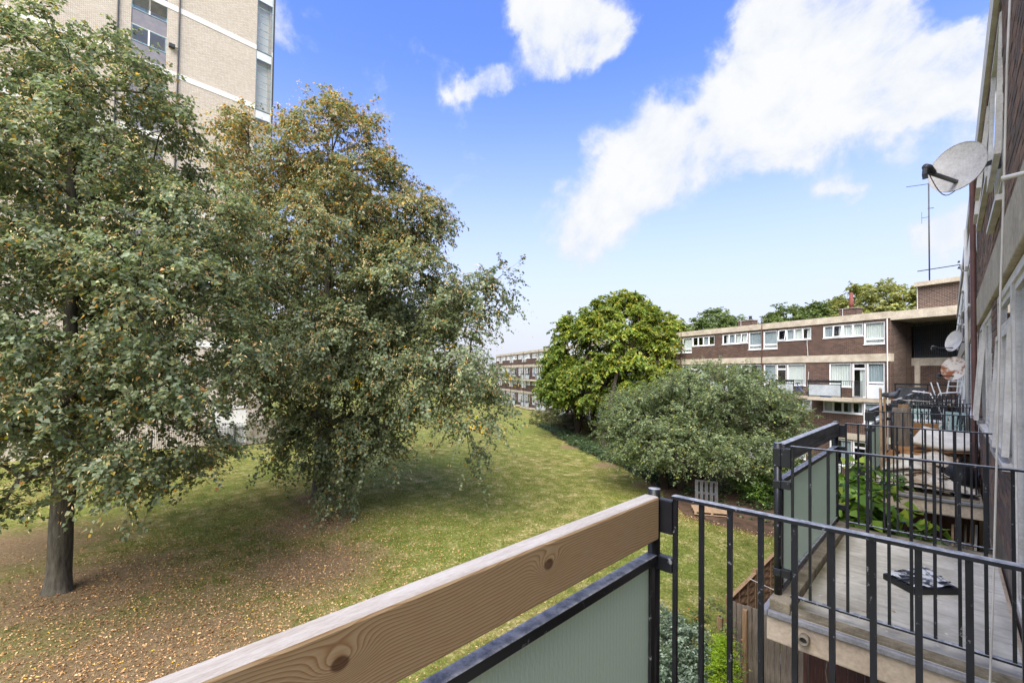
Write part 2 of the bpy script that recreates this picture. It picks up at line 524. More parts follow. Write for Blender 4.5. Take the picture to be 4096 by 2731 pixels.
# ------------------------------------------------------------------ mesh helpers
def tag(o, label=None, cat=None, group=None, kind=None):
    if label:
        o['label'] = label
    if cat:
        o['category'] = cat
    if group:
        o['group'] = group
    if kind:
        o['kind'] = kind
    return o


def thing(name, label, cat, loc=(0, 0, 0), rz=0.0, group=None):
    o = bpy.data.objects.new(name, None)
    o.empty_display_size = .2
    o.location = loc
    o.rotation_euler = (0, 0, rz)
    col.objects.link(o)
    return tag(o, label, cat, group)


def box_uv(me):
    uv = me.uv_layers.new(name='UVMap').data
    for p in me.polygons:
        n = p.normal
        ax = max(range(3), key=lambda i: abs(n[i]))
        for li in p.loop_indices:
            c = me.vertices[me.loops[li].vertex_index].co
            uv[li].uv = (c.y, c.z) if ax == 0 else (c.x, c.z) if ax == 1 else (c.x, c.y)


class MB:
    def __init__(s):
        s.v, s.f = [], []

    def add(s, vs, fs):
        o = len(s.v)
        s.v += [tuple(float(q) for q in p) for p in vs]
        s.f += [tuple(i + o for i in f) for f in fs]
        return s

    def box(s, x0, y0, z0, x1, y1, z1):
        x0, x1 = sorted((x0, x1))
        y0, y1 = sorted((y0, y1))
        z0, z1 = sorted((z0, z1))
        return s.add([(x0, y0, z0), (x1, y0, z0), (x1, y1, z0), (x0, y1, z0), (x0, y0, z1), (x1, y0, z1), (x1, y1, z1), (x0, y1, z1)],
                     [(0, 3, 2, 1), (4, 5, 6, 7), (0, 1, 5, 4), (1, 2, 6, 5), (2, 3, 7, 6), (3, 0, 4, 7)])

    def obox(s, c, size, rot=None):
        """box centred on c, turned by a Matrix or Euler tuple"""
        from mathutils import Euler
        m = rot if isinstance(rot, Matrix) else Euler(rot or (0, 0, 0)).to_matrix()
        h = [q / 2 for q in size]
        vs = []
        for dz in (-1, 1):
            for dx, dy in ((-1, -1), (1, -1), (1, 1), (-1, 1)):
                vs.append(Vector(c) + m @ Vector((dx * h[0], dy * h[1], dz * h[2])))
        return s.add(vs, [(0, 3, 2, 1), (4, 5, 6, 7), (0, 1, 5, 4), (1, 2, 6, 5), (2, 3, 7, 6), (3, 0, 4, 7)])

    def bar(s, a, b, w, h=None, up=(0, 0, 1)):
        """square bar from a to b"""
        a, b = Vector(a), Vector(b)
        d = (b - a)
        L = d.length
        d.normalize()
        u = Vector(up)
        if abs(d.dot(u)) > .95:
            u = Vector((1, 0, 0))
        x = d.cross(u).normalized()
        u = x.cross(d)
        m = Matrix((x, d, u)).transposed()
        return s.obox((a + b) / 2, (w, L, h or w), m)

    def tube(s, pts, r, n=8, cap=True):
        pts = [Vector(p) for p in pts]
        k = len(pts)
        rs = [r] * k if isinstance(r, (int, float)) else list(r)
        o = len(s.v)
        ref = Vector((0, 0, 1))
        d0 = (pts[1] - pts[0]).normalized()
        if abs(d0.dot(ref)) > .9:
            ref = Vector((1, 0, 0))
        x = d0.cross(ref).normalized()
        for i, p in enumerate(pts):
            d = (pts[min(i + 1, k - 1)] - pts[max(i - 1, 0)]).normalized()
            x = (x - d * x.dot(d))
            x = x.normalized() if x.length > 1e-6 else d.orthogonal().normalized()
            y = d.cross(x)
            for j in range(n):
                a = 2 * math.pi * j / n
                s.v.append(tuple(p + (x * math.cos(a) + y * math.sin(a)) * rs[i]))
        for i in range(k - 1):
            for j in range(n):
                s.f.append((o + i * n + j, o + i * n + (j + 1) % n, o + (i + 1) * n + (j + 1) % n, o + (i + 1) * n + j))
        if cap:
            s.f.append(tuple(o + j for j in reversed(range(n))))
            s.f.append(tuple(o + (k - 1) * n + j for j in range(n)))
        return s

    def lathe(s, prof, n=16, m=None, c=(0, 0, 0)):
        m = m or Matrix.Identity(3)
        o = len(s.v)
        for (r, z) in prof:
            for j in range(n):
                a = 2 * math.pi * j / n
                s.v.append(tuple(Vector(c) + m @ Vector((r * math.cos(a), r * math.sin(a), z))))
        for i in range(len(prof) - 1):
            for j in range(n):
                s.f.append((o + i * n + j, o + i * n + (j + 1) % n, o + (i + 1) * n + (j + 1) % n, o + (i + 1) * n + j))
        return s

    def prism(s, pts, z0, z1):
        n = len(pts)
        vs = [(p[0], p[1], z0) for p in pts] + [(p[0], p[1], z1) for p in pts]
        fs = [tuple(reversed(range(n))), tuple(range(n, 2 * n))] + [(i, (i + 1) % n, n + (i + 1) % n, n + i) for i in range(n)]
        return s.add(vs, fs)

    def sheet(s, fn, nu, nv):
        o = len(s.v)
        for i in range(nu + 1):
            for j in range(nv + 1):
                s.v.append(tuple(fn(i / nu, j / nv)))
        for i in range(nu):
            for j in range(nv):
                a = o + i * (nv + 1) + j
                s.f.append((a, a + nv + 1, a + nv + 2, a + 1))
        return s

    def mesh(s, name, mat, smooth=False):
        me = bpy.data.meshes.new(name)
        me.from_pydata(s.v, [], s.f)
        me.update()
        box_uv(me)
        if smooth:
            me.polygons.foreach_set('use_smooth', [True] * len(me.polygons))
        me.materials.append(M[mat] if isinstance(mat, str) else mat)
        return me

    def build(s, name, mat, parent=None, smooth=False, bevel=0.0, solid=0.0, loc=None, rot=None):
        o = bpy.data.objects.new(name, s.mesh(name, mat, smooth))
        col.objects.link(o)
        o.parent = parent
        if loc is not None:
            o.location = loc
        if rot is not None:
            o.rotation_euler = rot
        if bevel:
            b = o.modifiers.new('bevel', 'BEVEL')
            b.width = bevel
            b.segments = 2
            b.limit_method = 'ANGLE'
        if solid:
            b = o.modifiers.new('solid', 'SOLIDIFY')
            b.thickness = solid
        return o


def inst(name, me, parent, loc, rot=(0, 0, 0), scale=None):
    o = bpy.data.objects.new(name, me)
    col.objects.link(o)
    o.parent = parent
    o.location = loc
    o.rotation_euler = rot
    if scale:
        o.scale = scale
    return o


def frame_rect(m, x0, x1, z0, z1, y0, y1, w):
    """a rectangular frame in the x-z plane"""
    m.box(x0, y0, z0, x0 + w, y1, z1)
    m.box(x1 - w, y0, z0, x1, y1, z1)
    m.box(x0 + w, y0, z0, x1 - w, y1, z0 + w)
    m.box(x0 + w, y0, z1 - w, x1 - w, y1, z1)


# ------------------------------------------------------------------ foliage
def fast_mesh(name, verts, tris, colors, mat):
    me = bpy.data.meshes.new(name)
    nv, nt = len(verts), len(tris)
    me.vertices.add(nv)
    me.vertices.foreach_set('co', np.asarray(verts, np.float32).ravel())
    me.loops.add(nt * 3)
    me.loops.foreach_set('vertex_index', np.asarray(tris, np.int32).ravel())
    me.polygons.add(nt)
    me.polygons.foreach_set('loop_start', np.arange(0, nt * 3, 3, dtype=np.int32))
    me.update(calc_edges=True)
    if colors is not None:
        at = me.attributes.new('Col', 'FLOAT_COLOR', 'POINT')
        c4 = np.ones((nv, 4), np.float32)
        c4[:, :3] = colors
        at.data.foreach_set('color', c4.ravel())
    me.materials.append(M[mat])
    return me


def unit(a):
    return a / np.maximum(np.linalg.norm(a, axis=-1, keepdims=True), 1e-9)


def leaf_geo(pos, ax, nr, L, W, colr, fold=.18):
    ax = unit(ax)
    sd = unit(np.cross(ax, nr))
    nn = np.cross(sd, ax)
    mid = pos + ax * (L * .42)[:, None]
    up = nn * (W * fold)[:, None]
    dn = -np.array([0, 0, 1.]) * (L * .12)[:, None]
    n = len(pos)
    V = np.empty((n, 4, 3), np.float32)
    V[:, 0] = pos
    V[:, 1] = mid + sd * (W * .5)[:, None] + up
    V[:, 2] = pos + ax * L[:, None] + dn
    V[:, 3] = mid - sd * (W * .5)[:, None] + up
    b = (np.arange(n) * 4)[:, None]
    T = np.concatenate([b + np.array([[0, 1, 2]]), b + np.array([[0, 2, 3]])], 1).reshape(-1, 3)
    return V.reshape(-1, 3), T, np.repeat(colr, 4, 0)


class Leaves:
    def __init__(s):
        s.V, s.T, s.C, s.n = [], [], [], 0

    def add(s, *a, **k):
        v, t_, c = leaf_geo(*a, **k)
        s.V.append(v)
        s.T.append(t_ + s.n)
        s.C.append(c)
        s.n += len(v)

    def build(s, name, mat, parent=None):
        me = fast_mesh(name, np.concatenate(s.V), np.concatenate(s.T), np.concatenate(s.C), mat)
        o = bpy.data.objects.new(name, me)
        col.objects.link(o)
        o.parent = parent
        return o


def pick(rng, pal, n):
    """colours from a palette [(weight, (r,g,b) sRGB)]"""
    w = np.array([p[0] for p in pal], float)
    c = np.array([srgb(*p[1]) for p in pal])
    return c[rng.choice(len(pal), n, p=w / w.sum())]


def sample_lobes(rng, lobes, n, shell=.62, inner=.12, clump=0.0):
    C = np.array([l[0] for l in lobes], float)
    A = np.array([l[1] for l in lobes], float)
    area = (A[:, 0] * A[:, 1] + A[:, 0] * A[:, 2] + A[:, 1] * A[:, 2])
    out = []
    tries = 0
    while len(out) < n and tries < 60:
        tries += 1
        k = rng.choice(len(lobes), n, p=area / area.sum())
        d = unit(rng.normal(size=(n, 3)))
        rr = shell + (1 - shell) * np.sqrt(rng.random(n))
        inn = rng.random(n) < inner
        rr[inn] = rng.random(inn.sum()) ** .5 * shell
        p = C[k] + d * A[k] * rr[:, None]
        q = np.linalg.norm((p[:, None] - C[None]) / A[None], axis=2)
        q[np.arange(n), k] = 9
        ok = (q.min(1) > .72) | (rng.random(n) < .10)
        if clump:
            f = 6.283 / clump
            nz = np.sin(p[:, 0] * f + 1.3 * np.sin(p[:, 1] * f * .7)) * np.sin(p[:, 2] * f * 1.35 + 1.1 * np.sin(p[:, 0] * f * .6)) + np.sin(p[:, 1] * f * .9 + p[:, 2] * f * .5)
            ok &= (nz > -.7) | (rng.random(n) < .12)
        for i in np.nonzero(ok)[0]:
            out.append((p[i], d[i] * A[k[i]] / np.linalg.norm(A[k[i]])))
            if len(out) >= n:
                break
    P = np.array([o[0] for o in out])
    D = unit(np.array([o[1] for o in out]))
    return P, D


def skeleton(rng, base, height, targets, lean=(0, 0), first=.22, step=.7, stems=None, sag=.12):
    """trunk nodes, then one branch to every target from the nearest fitting node; returns nodes, parents"""
    nodes, par = [], []
    stems = stems or [(base, (base[0] + lean[0], base[1] + lean[1], base[2] + height))]
    for (a, b) in stems:
        a, b = np.array(a, float), np.array(b, float)
        k = max(4, int(np.linalg.norm(b - a) / step))
        w = rng.normal(0, .05, (k + 1, 3))
        w[0] = 0
        for i in range(k + 1):
            p = a + (b - a) * i / k + np.cumsum(w, 0)[i] * .5
            nodes.append(p)
            par.append(-1 if i == 0 else len(nodes) - 2)
    ntr = len(nodes)
    z0 = base[2] + height * first
    axis = np.array(nodes)
    dist = np.min(np.linalg.norm(targets[:, None] - axis[None], axis=2), 1)
    for ti in np.argsort(dist):
        tg = targets[ti]
        N = np.array(nodes)
        d = tg - N
        L = np.linalg.norm(d, axis=1)
        cost = L + np.maximum(0, N[:, 2] - tg[2] + .35 * L) * .9 + (N[:, 2] < z0) * 50
        j = int(np.argmin(cost))
        a = N[j]
        L = np.linalg.norm(tg - a)
        k = max(2, int(L / step))
        bow = np.array([0, 0, L * sag]) + rng.normal(0, .05, 3) * L
        prev = j
        for i in range(1, k + 1):
            s_ = i / k
            p = a + (tg - a) * s_ + bow * 4 * s_ * (1 - s_) * .5
            nodes.append(p + rng.normal(0, .03, 3) * (i < k))
            par.append(prev)
            prev = len(nodes) - 1
    return np.array(nodes), np.array(par), ntr


def branch_mesh(name, nodes, par, rad, mat, parent, keep=None, sides=6):
    verts, faces = [], []
    m = MB()
    n = len(nodes)
    for i in range(n):
        j = par[i]
        if j < 0 or (keep is not None and not keep[i]):
            continue
        s = sides if rad[j] > .03 else 4 if rad[j] > .012 else 3
        a, b = Vector(nodes[j]), Vector(nodes[i])
        d = b - a
        if d.length < 1e-4:
            continue
        x = d.orthogonal().normalized()
        y = d.cross(x).normalized()
        o = len(m.v)
        e = d * .06
        for p, r in ((a - e, rad[i] * .35 + rad[j] * .65), (b + e, rad[i])):
            for q in range(s):
                an = 2 * math.pi * q / s
                m.v.append(tuple(p + (x * math.cos(an) + y * math.sin(an)) * r))
        for q in range(s):
            m.f.append((o + q, o + (q + 1) % s, o + s + (q + 1) % s, o + s + q))
    me = bpy.data.meshes.new(name)
    me.from_pydata(m.v, [], m.f)
    me.update()
    me.polygons.foreach_set('use_smooth', [True] * len(me.polygons))
    me.materials.append(M[mat])
    o = bpy.data.objects.new(name, me)
    col.objects.link(o)
    o.parent = parent
    return o


def pipe_radii(par, tip, ntr, trunk_r, power=2.4):
    n = len(par)
    acc = np.zeros(n)
    kids = np.zeros(n, int)
    for i in range(n - 1, -1, -1):
        if kids[i] == 0:
            acc[i] = tip ** power
        if par[i] >= 0:
            acc[par[i]] += acc[i]
            kids[par[i]] += 1
    r = acc ** (1 / power)
    return r * (trunk_r / max(r[0], 1e-6)) if trunk_r else r


def spray(rng, Lv, centers, outward, n_twig, n_leaf, size, leafL, leafW, pal, droop=.35, flat=.55, tint=None, twigs=None, jitter=.12):
    """leaf sprays: each centre carries some twigs, each twig its leaves in two rows"""
    nc = len(centers)
    K = n_twig
    c = np.repeat(centers, K, 0)
    ow = np.repeat(outward, K, 0)
    td = unit(ow * .55 + rng.normal(size=(nc * K, 3)) * np.array([.75, .75, .45]) + np.array([0, 0, .05]))
    tl = size * rng.uniform(.55, 1.25, nc * K)
    st = c + rng.normal(0, size * .22, (nc * K, 3))
    s = (np.arange(n_leaf) + .5) / n_leaf
    s = s[None, :] + rng.normal(0, .04, (nc * K, n_leaf))
    P = st[:, None] + td[:, None] * (tl[:, None] * s)[..., None]
    P[..., 2] -= droop * tl[:, None] * s ** 2
    N = nc * K * n_leaf
    side = unit(np.cross(td, np.array([0, 0, 1.])))
    sg = np.where(np.arange(n_leaf) % 2 == 0, 1., -1.)
    ax = td[:, None] * .5 + side[:, None] * sg[None, :, None] * .8 - np.array([0, 0, droop * .9])
    ax = ax + rng.normal(0, .28, ax.shape)
    nr = np.array([0, 0, 1.]) * flat + ow[:, None] * (1 - flat) + rng.normal(0, .34, ax.shape)
    P = P + rng.normal(0, jitter * size * .4, P.shape)
    cl = pick(rng, pal, N)
    cvar = np.repeat(rng.normal(1, .13, nc), K * n_leaf)
    cl = cl * (cvar * rng.normal(1, .12, N))[:, None].clip(.5, 1.6)
    if tint is not None:
        cl = tint(P.reshape(-1, 3), cl, np.repeat(np.arange(nc), K * n_leaf))
    f = rng.uniform(.7, 1.25, N)
    Lv.add(P.reshape(-1, 3), ax.reshape(-1, 3), nr.reshape(-1, 3), leafL * f, leafW * f, cl)
    if twigs is not None:
        e = st + td * tl[:, None]
        e[:, 2] -= droop * tl
        mid = st + td * (tl * .5)[:, None]
        mid[:, 2] -= droop * tl * .25
        twigs.append((c, mid, e))


def twig_mesh(name, tw, r, mat, parent, every=1):
    V, F = [], []
    o = 0
    for (a, m_, e) in tw:
        for A, B in ((a, m_), (m_, e)):
            A, B = A[::every], B[::every]
            d = unit(B - A)
            x = unit(np.cross(d, np.array([.3, .2, 1.])))
            y = np.cross(d, x)
            n = len(A)
            ring = np.stack([x, -.5 * x + .866 * y, -.5 * x - .866 * y], 1)
            v = np.concatenate([A[:, None] + ring * r, B[:, None] + ring * r * .6], 1)
            b = (o + np.arange(n) * 6)[:, None]
            f = [[0, 1, 4], [0, 4, 3], [1, 2, 5], [1, 5, 4], [2, 0, 3], [2, 3, 5]]
            V.append(v.reshape(-1, 3))
            F.append((b[:, None] + np.array(f)[None]).reshape(-1, 3))
            o += n * 6
    me = fast_mesh(name, np.concatenate(V), np.concatenate(F), None, mat)
    ob = bpy.data.objects.new(name, me)
    col.objects.link(ob)
    ob.parent = parent
    ob['kind'] = 'stuff'
    return ob


def flared_trunk(rng, name, base, r, mat, parent, h, top, roots=6):
    """buttressed foot of a trunk up to height h"""
    m = MB()
    n, k = 20, 10
    ph = rng.uniform(0, 6.28)
    for i in range(k + 1):
        s = i / k
        z = h * s
        cx = base[0] + (top[0] - base[0]) * s
        cy = base[1] + (top[1] - base[1]) * s
        fl = .7 * math.exp(-z / .24)
        for j in range(n):
            a = 2 * math.pi * j / n
            rr = r * (1 - .12 * s) * (1 + fl * (.55 + .55 * max(0, math.cos(roots * a / 2 + ph)) ** 2) + .05 * math.sin(3 * a + z * 2) + .03 * math.sin(7 * a - z))
            m.v.append((cx + rr * math.cos(a), cy + rr * math.sin(a), base[2] - .12 + z))
    for i in range(k):
        for j in range(n):
            m.f.append((i * n + j, i * n + (j + 1) % n, (i + 1) * n + (j + 1) % n, (i + 1) * n + j))
    return m.build(name, mat, parent, smooth=True)

# ------------------------------------------------------------------ ground
TREE1 = (-18.6, 0.5, 0.0)
TREE2 = (-23.1, 10.0, 0.0)

t = NT('lawn_turf')
v = t.co('Object')
n1 = t.noise(v, .16, 5, .6)
n2 = t.noise(v, 1.3, 6, .65)
n3 = t.noise(v, 9, 5, .7)
n4 = t.noise(v, 46, 4, .7)
g = t.ramp(n2, [(.30, srgb(80, 88, 40)), (.48, srgb(116, 116, 58)), (.68, srgb(160, 146, 98))])
g = t.mix(t.ramp(n1, [(.42, (0, 0, 0)), (.62, (.55, .55, .55))]), g, srgb(104, 122, 48))
g = t.mix(t.ramp(t.math('MULTIPLY', n2, n3), [(.30, (0, 0, 0)), (.42, (.7, .7, .7))]), g, srgb(190, 172, 132))
g = t.mix(.7, g, t.ramp(n3, [(.28, (.12, .12, .12)), (.72, (.86, .86, .86))]), 'OVERLAY')
g = t.mix(.7, g, t.ramp(n4, [(.25, (.1, .1, .1)), (.75, (.9, .9, .9))]), 'OVERLAY')
# worn, leaf-strewn earth under the limes
geo = t.n('ShaderNodeSeparateXYZ')
t.t.links.new(v, geo.inputs[0])
soilmask = None
for (sx, sy, sr) in ((-18.4, .8, 5.6), (-19.6, 8.2, 3.6), (-13, 1.5, 6.5), (-22.8, 9.6, 2.2), (-12.5, -4, 6), (-24, -1, 6), (-15.5, 6.5, 4.0), (-8.2, 22.2, 3.2), (-18, 29, 2.2), (-24.5, 33, 2.0), (-12.6, 25.4, 2.2)):
    dx = t.math('SUBTRACT', geo.outputs[0], sx)
    dy = t.math('SUBTRACT', geo.outputs[1], sy)
    d = t.math('SQRT', t.math('ADD', t.math('MULTIPLY', dx, dx), t.math('MULTIPLY', dy, dy)))
    q = t.math('SUBTRACT', 1.0, t.math('DIVIDE', d, sr), clamp=True)
    soilmask = q if soilmask is None else t.math('MAXIMUM', soilmask, q)
sm = t.math('ADD', t.math('MULTIPLY', soilmask, 1.05), t.math('MULTIPLY_ADD', n3, .9, t.math('MULTIPLY_ADD', n2, .9, -.95)))
sm = t.ramp(t.math('MULTIPLY', sm, t.math('MULTIPLY', soilmask, 4.0, clamp=True)), [(.25, (0, 0, 0)), (.72, (.92, .92, .92))])
earth = t.ramp(n3, [(.3, srgb(104, 86, 66)), (.7, srgb(148, 124, 96))])
earth = t.mix(.45, earth, t.ramp(n4, [(.25, (.1, .1, .1)), (.75, (.9, .9, .9))]), 'OVERLAY')
g = t.mix(sm, g, earth)
t.bump(t.math('ADD', n4, t.math('MULTIPLY', n3, 1.4)), .9, .05)
t.fin(g, .95, .12)

m = MB()
N_ = 60
xs = np.concatenate([[-1500, -400], np.linspace(-120, 60, N_), [400, 1500]])
ys = np.concatenate([[-1500, -400], np.linspace(-60, 120, N_), [400, 1500]])


def ground_z(x, y):
    if not (-70 < x < -2.6 and -8 < y < 48):
        return 0.0
    w = min(1, (-2.6 - x) / 6, (x + 70) / 20, (y + 8) / 6, (48 - y) / 10)
    return w * (.10 * math.sin(x * .23 + y * .11) + .07 * math.sin(y * .31 - x * .13 + 1))


for y in ys:
    for x in xs:
        m.v.append((x, y, ground_z(x, y)))
nx = len(xs)
for j in range(len(ys) - 1):
    for i in range(nx - 1):
        m.f.append((j * nx + i, j * nx + i + 1, (j + 1) * nx + i + 1, (j + 1) * nx + i))
lawn = m.build('lawn', 'lawn_turf', smooth=True)
lawn['kind'] = 'structure'

rng = np.random.default_rng(7)
bed_pts = [(-38.5, 44), (-34, 41.6), (-28.5, 36.8), (-23.6, 33.0), (-18, 29.6), (-14.6, 27.3), (-11.4, 24.3), (-10.0, 21.9), (-8.6, 20.7), (-6.6, 20.1), (-4.8, 20.6),
           (-4.3, 26), (-6, 30), (-12, 34), (-20, 38.5), (-28, 44), (-36, 47.5), (-39, 46.5)]
pts = []
for i in range(len(bed_pts)):
    a, b = np.array(bed_pts[i]), np.array(bed_pts[(i + 1) % len(bed_pts)])
    for k in range(6):
        pts.append(a + (b - a) * k / 6 + rng.normal(0, .12, 2))
m = MB()
cx, cy = np.mean(bed_pts, 0)
for p in pts:
    m.v.append((p[0], p[1], ground_z(*p) - .02))
for p in pts:
    q = p + (np.array([cx, cy]) - p) * .06
    m.v.append((q[0], q[1], ground_z(*q) + .07))
n = len(pts)
for i in range(n):
    m.f.append((i, (i + 1) % n, n + (i + 1) % n, n + i))
m.f.append(tuple(range(n, 2 * n)))
bed = m.build('planting_bed', 'soil')
bed['kind'] = 'structure'
m = MB().box(-2.9, -6, .0, .3, 40, .012)
pv = m.build('garden_paving', 'paving')
pv['kind'] = 'structure'
# paved strip in front of the distant block
print('ground')

# fallen bracts and leaves below the limes
Lv = Leaves()
rng = np.random.default_rng(11)


def scatter(cx, cy, sx, sy, n, yaw=0.0):
    p = rng.normal(size=(n, 2)) * np.array([sx, sy])
    c, s = math.cos(yaw), math.sin(yaw)
    return np.stack([cx + p[:, 0] * c - p[:, 1] * s, cy + p[:, 0] * s + p[:, 1] * c], 1)


P2 = np.concatenate([scatter(-14.5, .5, 3.6, 3.6, 11000), scatter(-9.5, 2.0, 2.6, 3.0, 7000), scatter(-18.5, 6.5, 4.0, 3.2, 7000), scatter(-13, 7, 3.2, 3.2, 5000), scatter(-16, 13, 5, 5, 3000), scatter(-7.6, 21.6, 1.8, 1.0, 3600), scatter(-15, 26, 6, 5, 1500)])
P2 = P2[(P2[:, 0] < -3.6)]
n = len(P2)
P3 = np.column_stack([P2, [ground_z(a, b) for a, b in P2]])
P3[:, 2] += rng.uniform(.004, .03, n)
ax = np.column_stack([rng.normal(size=(n, 2)), rng.normal(0, .25, n)])
nr = np.column_stack([rng.normal(0, .35, (n, 2)), np.ones(n)])
f = rng.uniform(.6, 1.3, n)
Lv.add(P3, ax, nr, .070 * f, .025 * f * rng.uniform(.7, 1.7, n), pick(rng, [(5, (206, 168, 122)), (4, (182, 142, 100)), (4, (150, 116, 84)), (1.5, (222, 194, 146)), (.5, (206, 170, 60)), (1, (112, 84, 56))], n), fold=.5)
o = Lv.build('fallen_leaves', 'leaf_dry')
tag(o, 'tan and orange fallen bracts and leaves strewn on the lawn', 'leaf litter', kind='stuff')

# grass: short blades, thickest near the camera
Lv = Leaves()
P2 = np.concatenate([np.column_stack([rng.uniform(-22, -3.7, 110000), rng.uniform(1, 24, 110000)]),
                     np.column_stack([rng.uniform(-40, -6, 60000), rng.uniform(10, 42, 60000)])])
for (sx, sy, sr) in ((-18.4, .8, 4.8), (-14, 1.0, 4.5), (-19.6, 8.2, 2.6), (-22.9, 9.7, 1.6), (-13, 1.5, 4.5), (-15.5, 6.5, 2.8), (-7.8, 22.6, 2.2)):
    d = np.hypot(P2[:, 0] - sx, P2[:, 1] - sy)
    P2 = P2[rng.random(len(P2)) < .12 + .88 * np.clip((d / sr) ** 2 - .2, 0, 1)]
# clumped
ph = np.sin(P2[:, 0] * 2.1 + np.sin(P2[:, 1] * 1.3) * 2) * np.sin(P2[:, 1] * 1.9 + np.cos(P2[:, 0] * 1.1) * 2)
P2 = P2[rng.random(len(P2)) < .45 + .5 * ph]
n = len(P2)
P3 = np.column_stack([P2, [ground_z(a, b) for a, b in P2]])
ax = np.column_stack([rng.normal(0, .8, (n, 2)), np.full(n, 1.0)])
nr = np.column_stack([rng.normal(size=(n, 2)), np.full(n, .6)])
f = rng.uniform(.6, 1.5, n)
Lv.add(P3, ax, nr, .065 * f, .024 * f, pick(rng, [(4, (110, 124, 54)), (4, (132, 138, 66)), (3, (158, 152, 90)), (2, (96, 114, 48)), (1, (176, 164, 112))], n))
o = Lv.build('grass', 'leaf')
tag(o, 'short patchy grass growing over the lawn', 'grass', kind='stuff')

# ------------------------------------------------------------------ trees
LIME = [(5, (100, 114, 84)), (4, (114, 126, 94)), (2.5, (134, 144, 114)), (2, (148, 150, 110)), (1, (88, 100, 72))]  # silvery green stands for sky gloss, put into the leaf colour
BRACT = [(4, (204, 174, 122)), (2, (186, 150, 102)), (3, (208, 188, 138)), (3, (184, 180, 124))]


def lobes_px(spec, trim=0.0):
    return [(deep(px, py, dep), tuple(max(.3, q - min(trim, q * .35)) for q in (rx, ry, rz))) for (px, py, dep, rx, ry, rz) in spec]


def make_tree(name, label, base, lobes, seed, clumps, twigs, nleaf, size, leafL, leafW, pal, trunk_r, height, mat='leaf', bark='bark', lean=(0, 0),
              droop=.35, flat=.55, tint=None, bract=None, stems=None, first=.2, foot=True, group=None, shell=.6, sag=.12, twig_r=.006, extra_yellow=0, tip=.012, zmin=None, clump=0.0):
    rng = np.random.default_rng(seed)
    root = thing(name, label, 'tree', (0, 0, 0), group=group)
    P, D = sample_lobes(rng, lobes, clumps, shell, clump=clump)
    if zmin is not None:
        k = P[:, 2] > zmin
        P, D = P[k], D[k]
    nodes, par, ntr = skeleton(rng, base, height, P, lean, first, stems=stems, sag=sag)
    rad = pipe_radii(par, tip, ntr, 0)
    # thickness tapering along the trunk
    sc = trunk_r / rad[0]
    w = np.clip((rad / rad[0]), 0, 1) ** .8
    rad = rad * (1 + (sc - 1) * w)
    branch_mesh('trunk', nodes[:], par, rad, bark, root)
    if foot:
        i = min(3, ntr - 1)
        flared_trunk(rng, 'trunk_foot', base, rad[0] * 1.02, bark, root, nodes[i][2] - base[2], nodes[i])
    Lv = Leaves()
    tw = []
    spray(rng, Lv, P, D, twigs, nleaf, size, leafL, leafW, pal, droop, flat, tint, tw)
    if bract:
        k = rng.random(len(P)) < bract[0] * np.clip(.35 + (P[:, 2] - base[2]) / 14, .3, 1.3)
        spray(rng, Lv, P[k] + D[k] * size * .25, D[k], bract[1], bract[2], size, bract[3], bract[4], BRACT, .9, .3)
    if extra_yellow:
        k = rng.choice(len(P), extra_yellow, replace=False)
        spray(rng, Lv, P[k] + D[k] * size * .35, D[k], 2, 10, size * .7, leafL, leafW, [(1, (226, 186, 30)), (1, (214, 168, 40)), (1, (190, 190, 50))], .5, .5)
    Lv.build('crown', mat, root)
    twig_mesh('twig_work', tw, twig_r, 'twig', root, 2)
    return root


L1 = lobes_px([(330, 340, 13.3, 2.3, 2.3, 2.2), (60, 420, 13.6, 2.9, 2.9, 2.6), (520, 560, 13.0, 1.9, 1.9, 1.9), (250, 820, 13.2, 3.8, 3.8, 2.4), (700, 850, 12.8, 2.0, 2.0, 1.7),
               (870, 1090, 12.8, 1.6, 1.6, 1.4), (40, 1150, 12.0, 3.2, 3.2, 2.3), (470, 1220, 11.6, 3.4, 3.4, 2.2), (790, 1430, 11.6, 1.9, 1.9, 1.6), (300, 1560, 11.6, 3.0, 3.0, 1.8),
               (-140, 1500, 12, 2.8, 2.8, 2.4), (620, 1790, 11.4, 1.8, 1.8, .95), (840, 1860, 11.5, 1.0, 1.0, .7), (60, 1820, 11, 1.8, 1.8, 1.2), (70, 2060, 10.5, .8, .8, .75),
               (480, 1900, 12.2, 1.0, 1.0, .6), (200, 700, 16.5, 3.4, 3.4, 3.2), (350, 1200, 16.6, 3.8, 3.8, 2.8), (150, 1600, 15.6, 3.4, 3.4, 1.8)], .28)
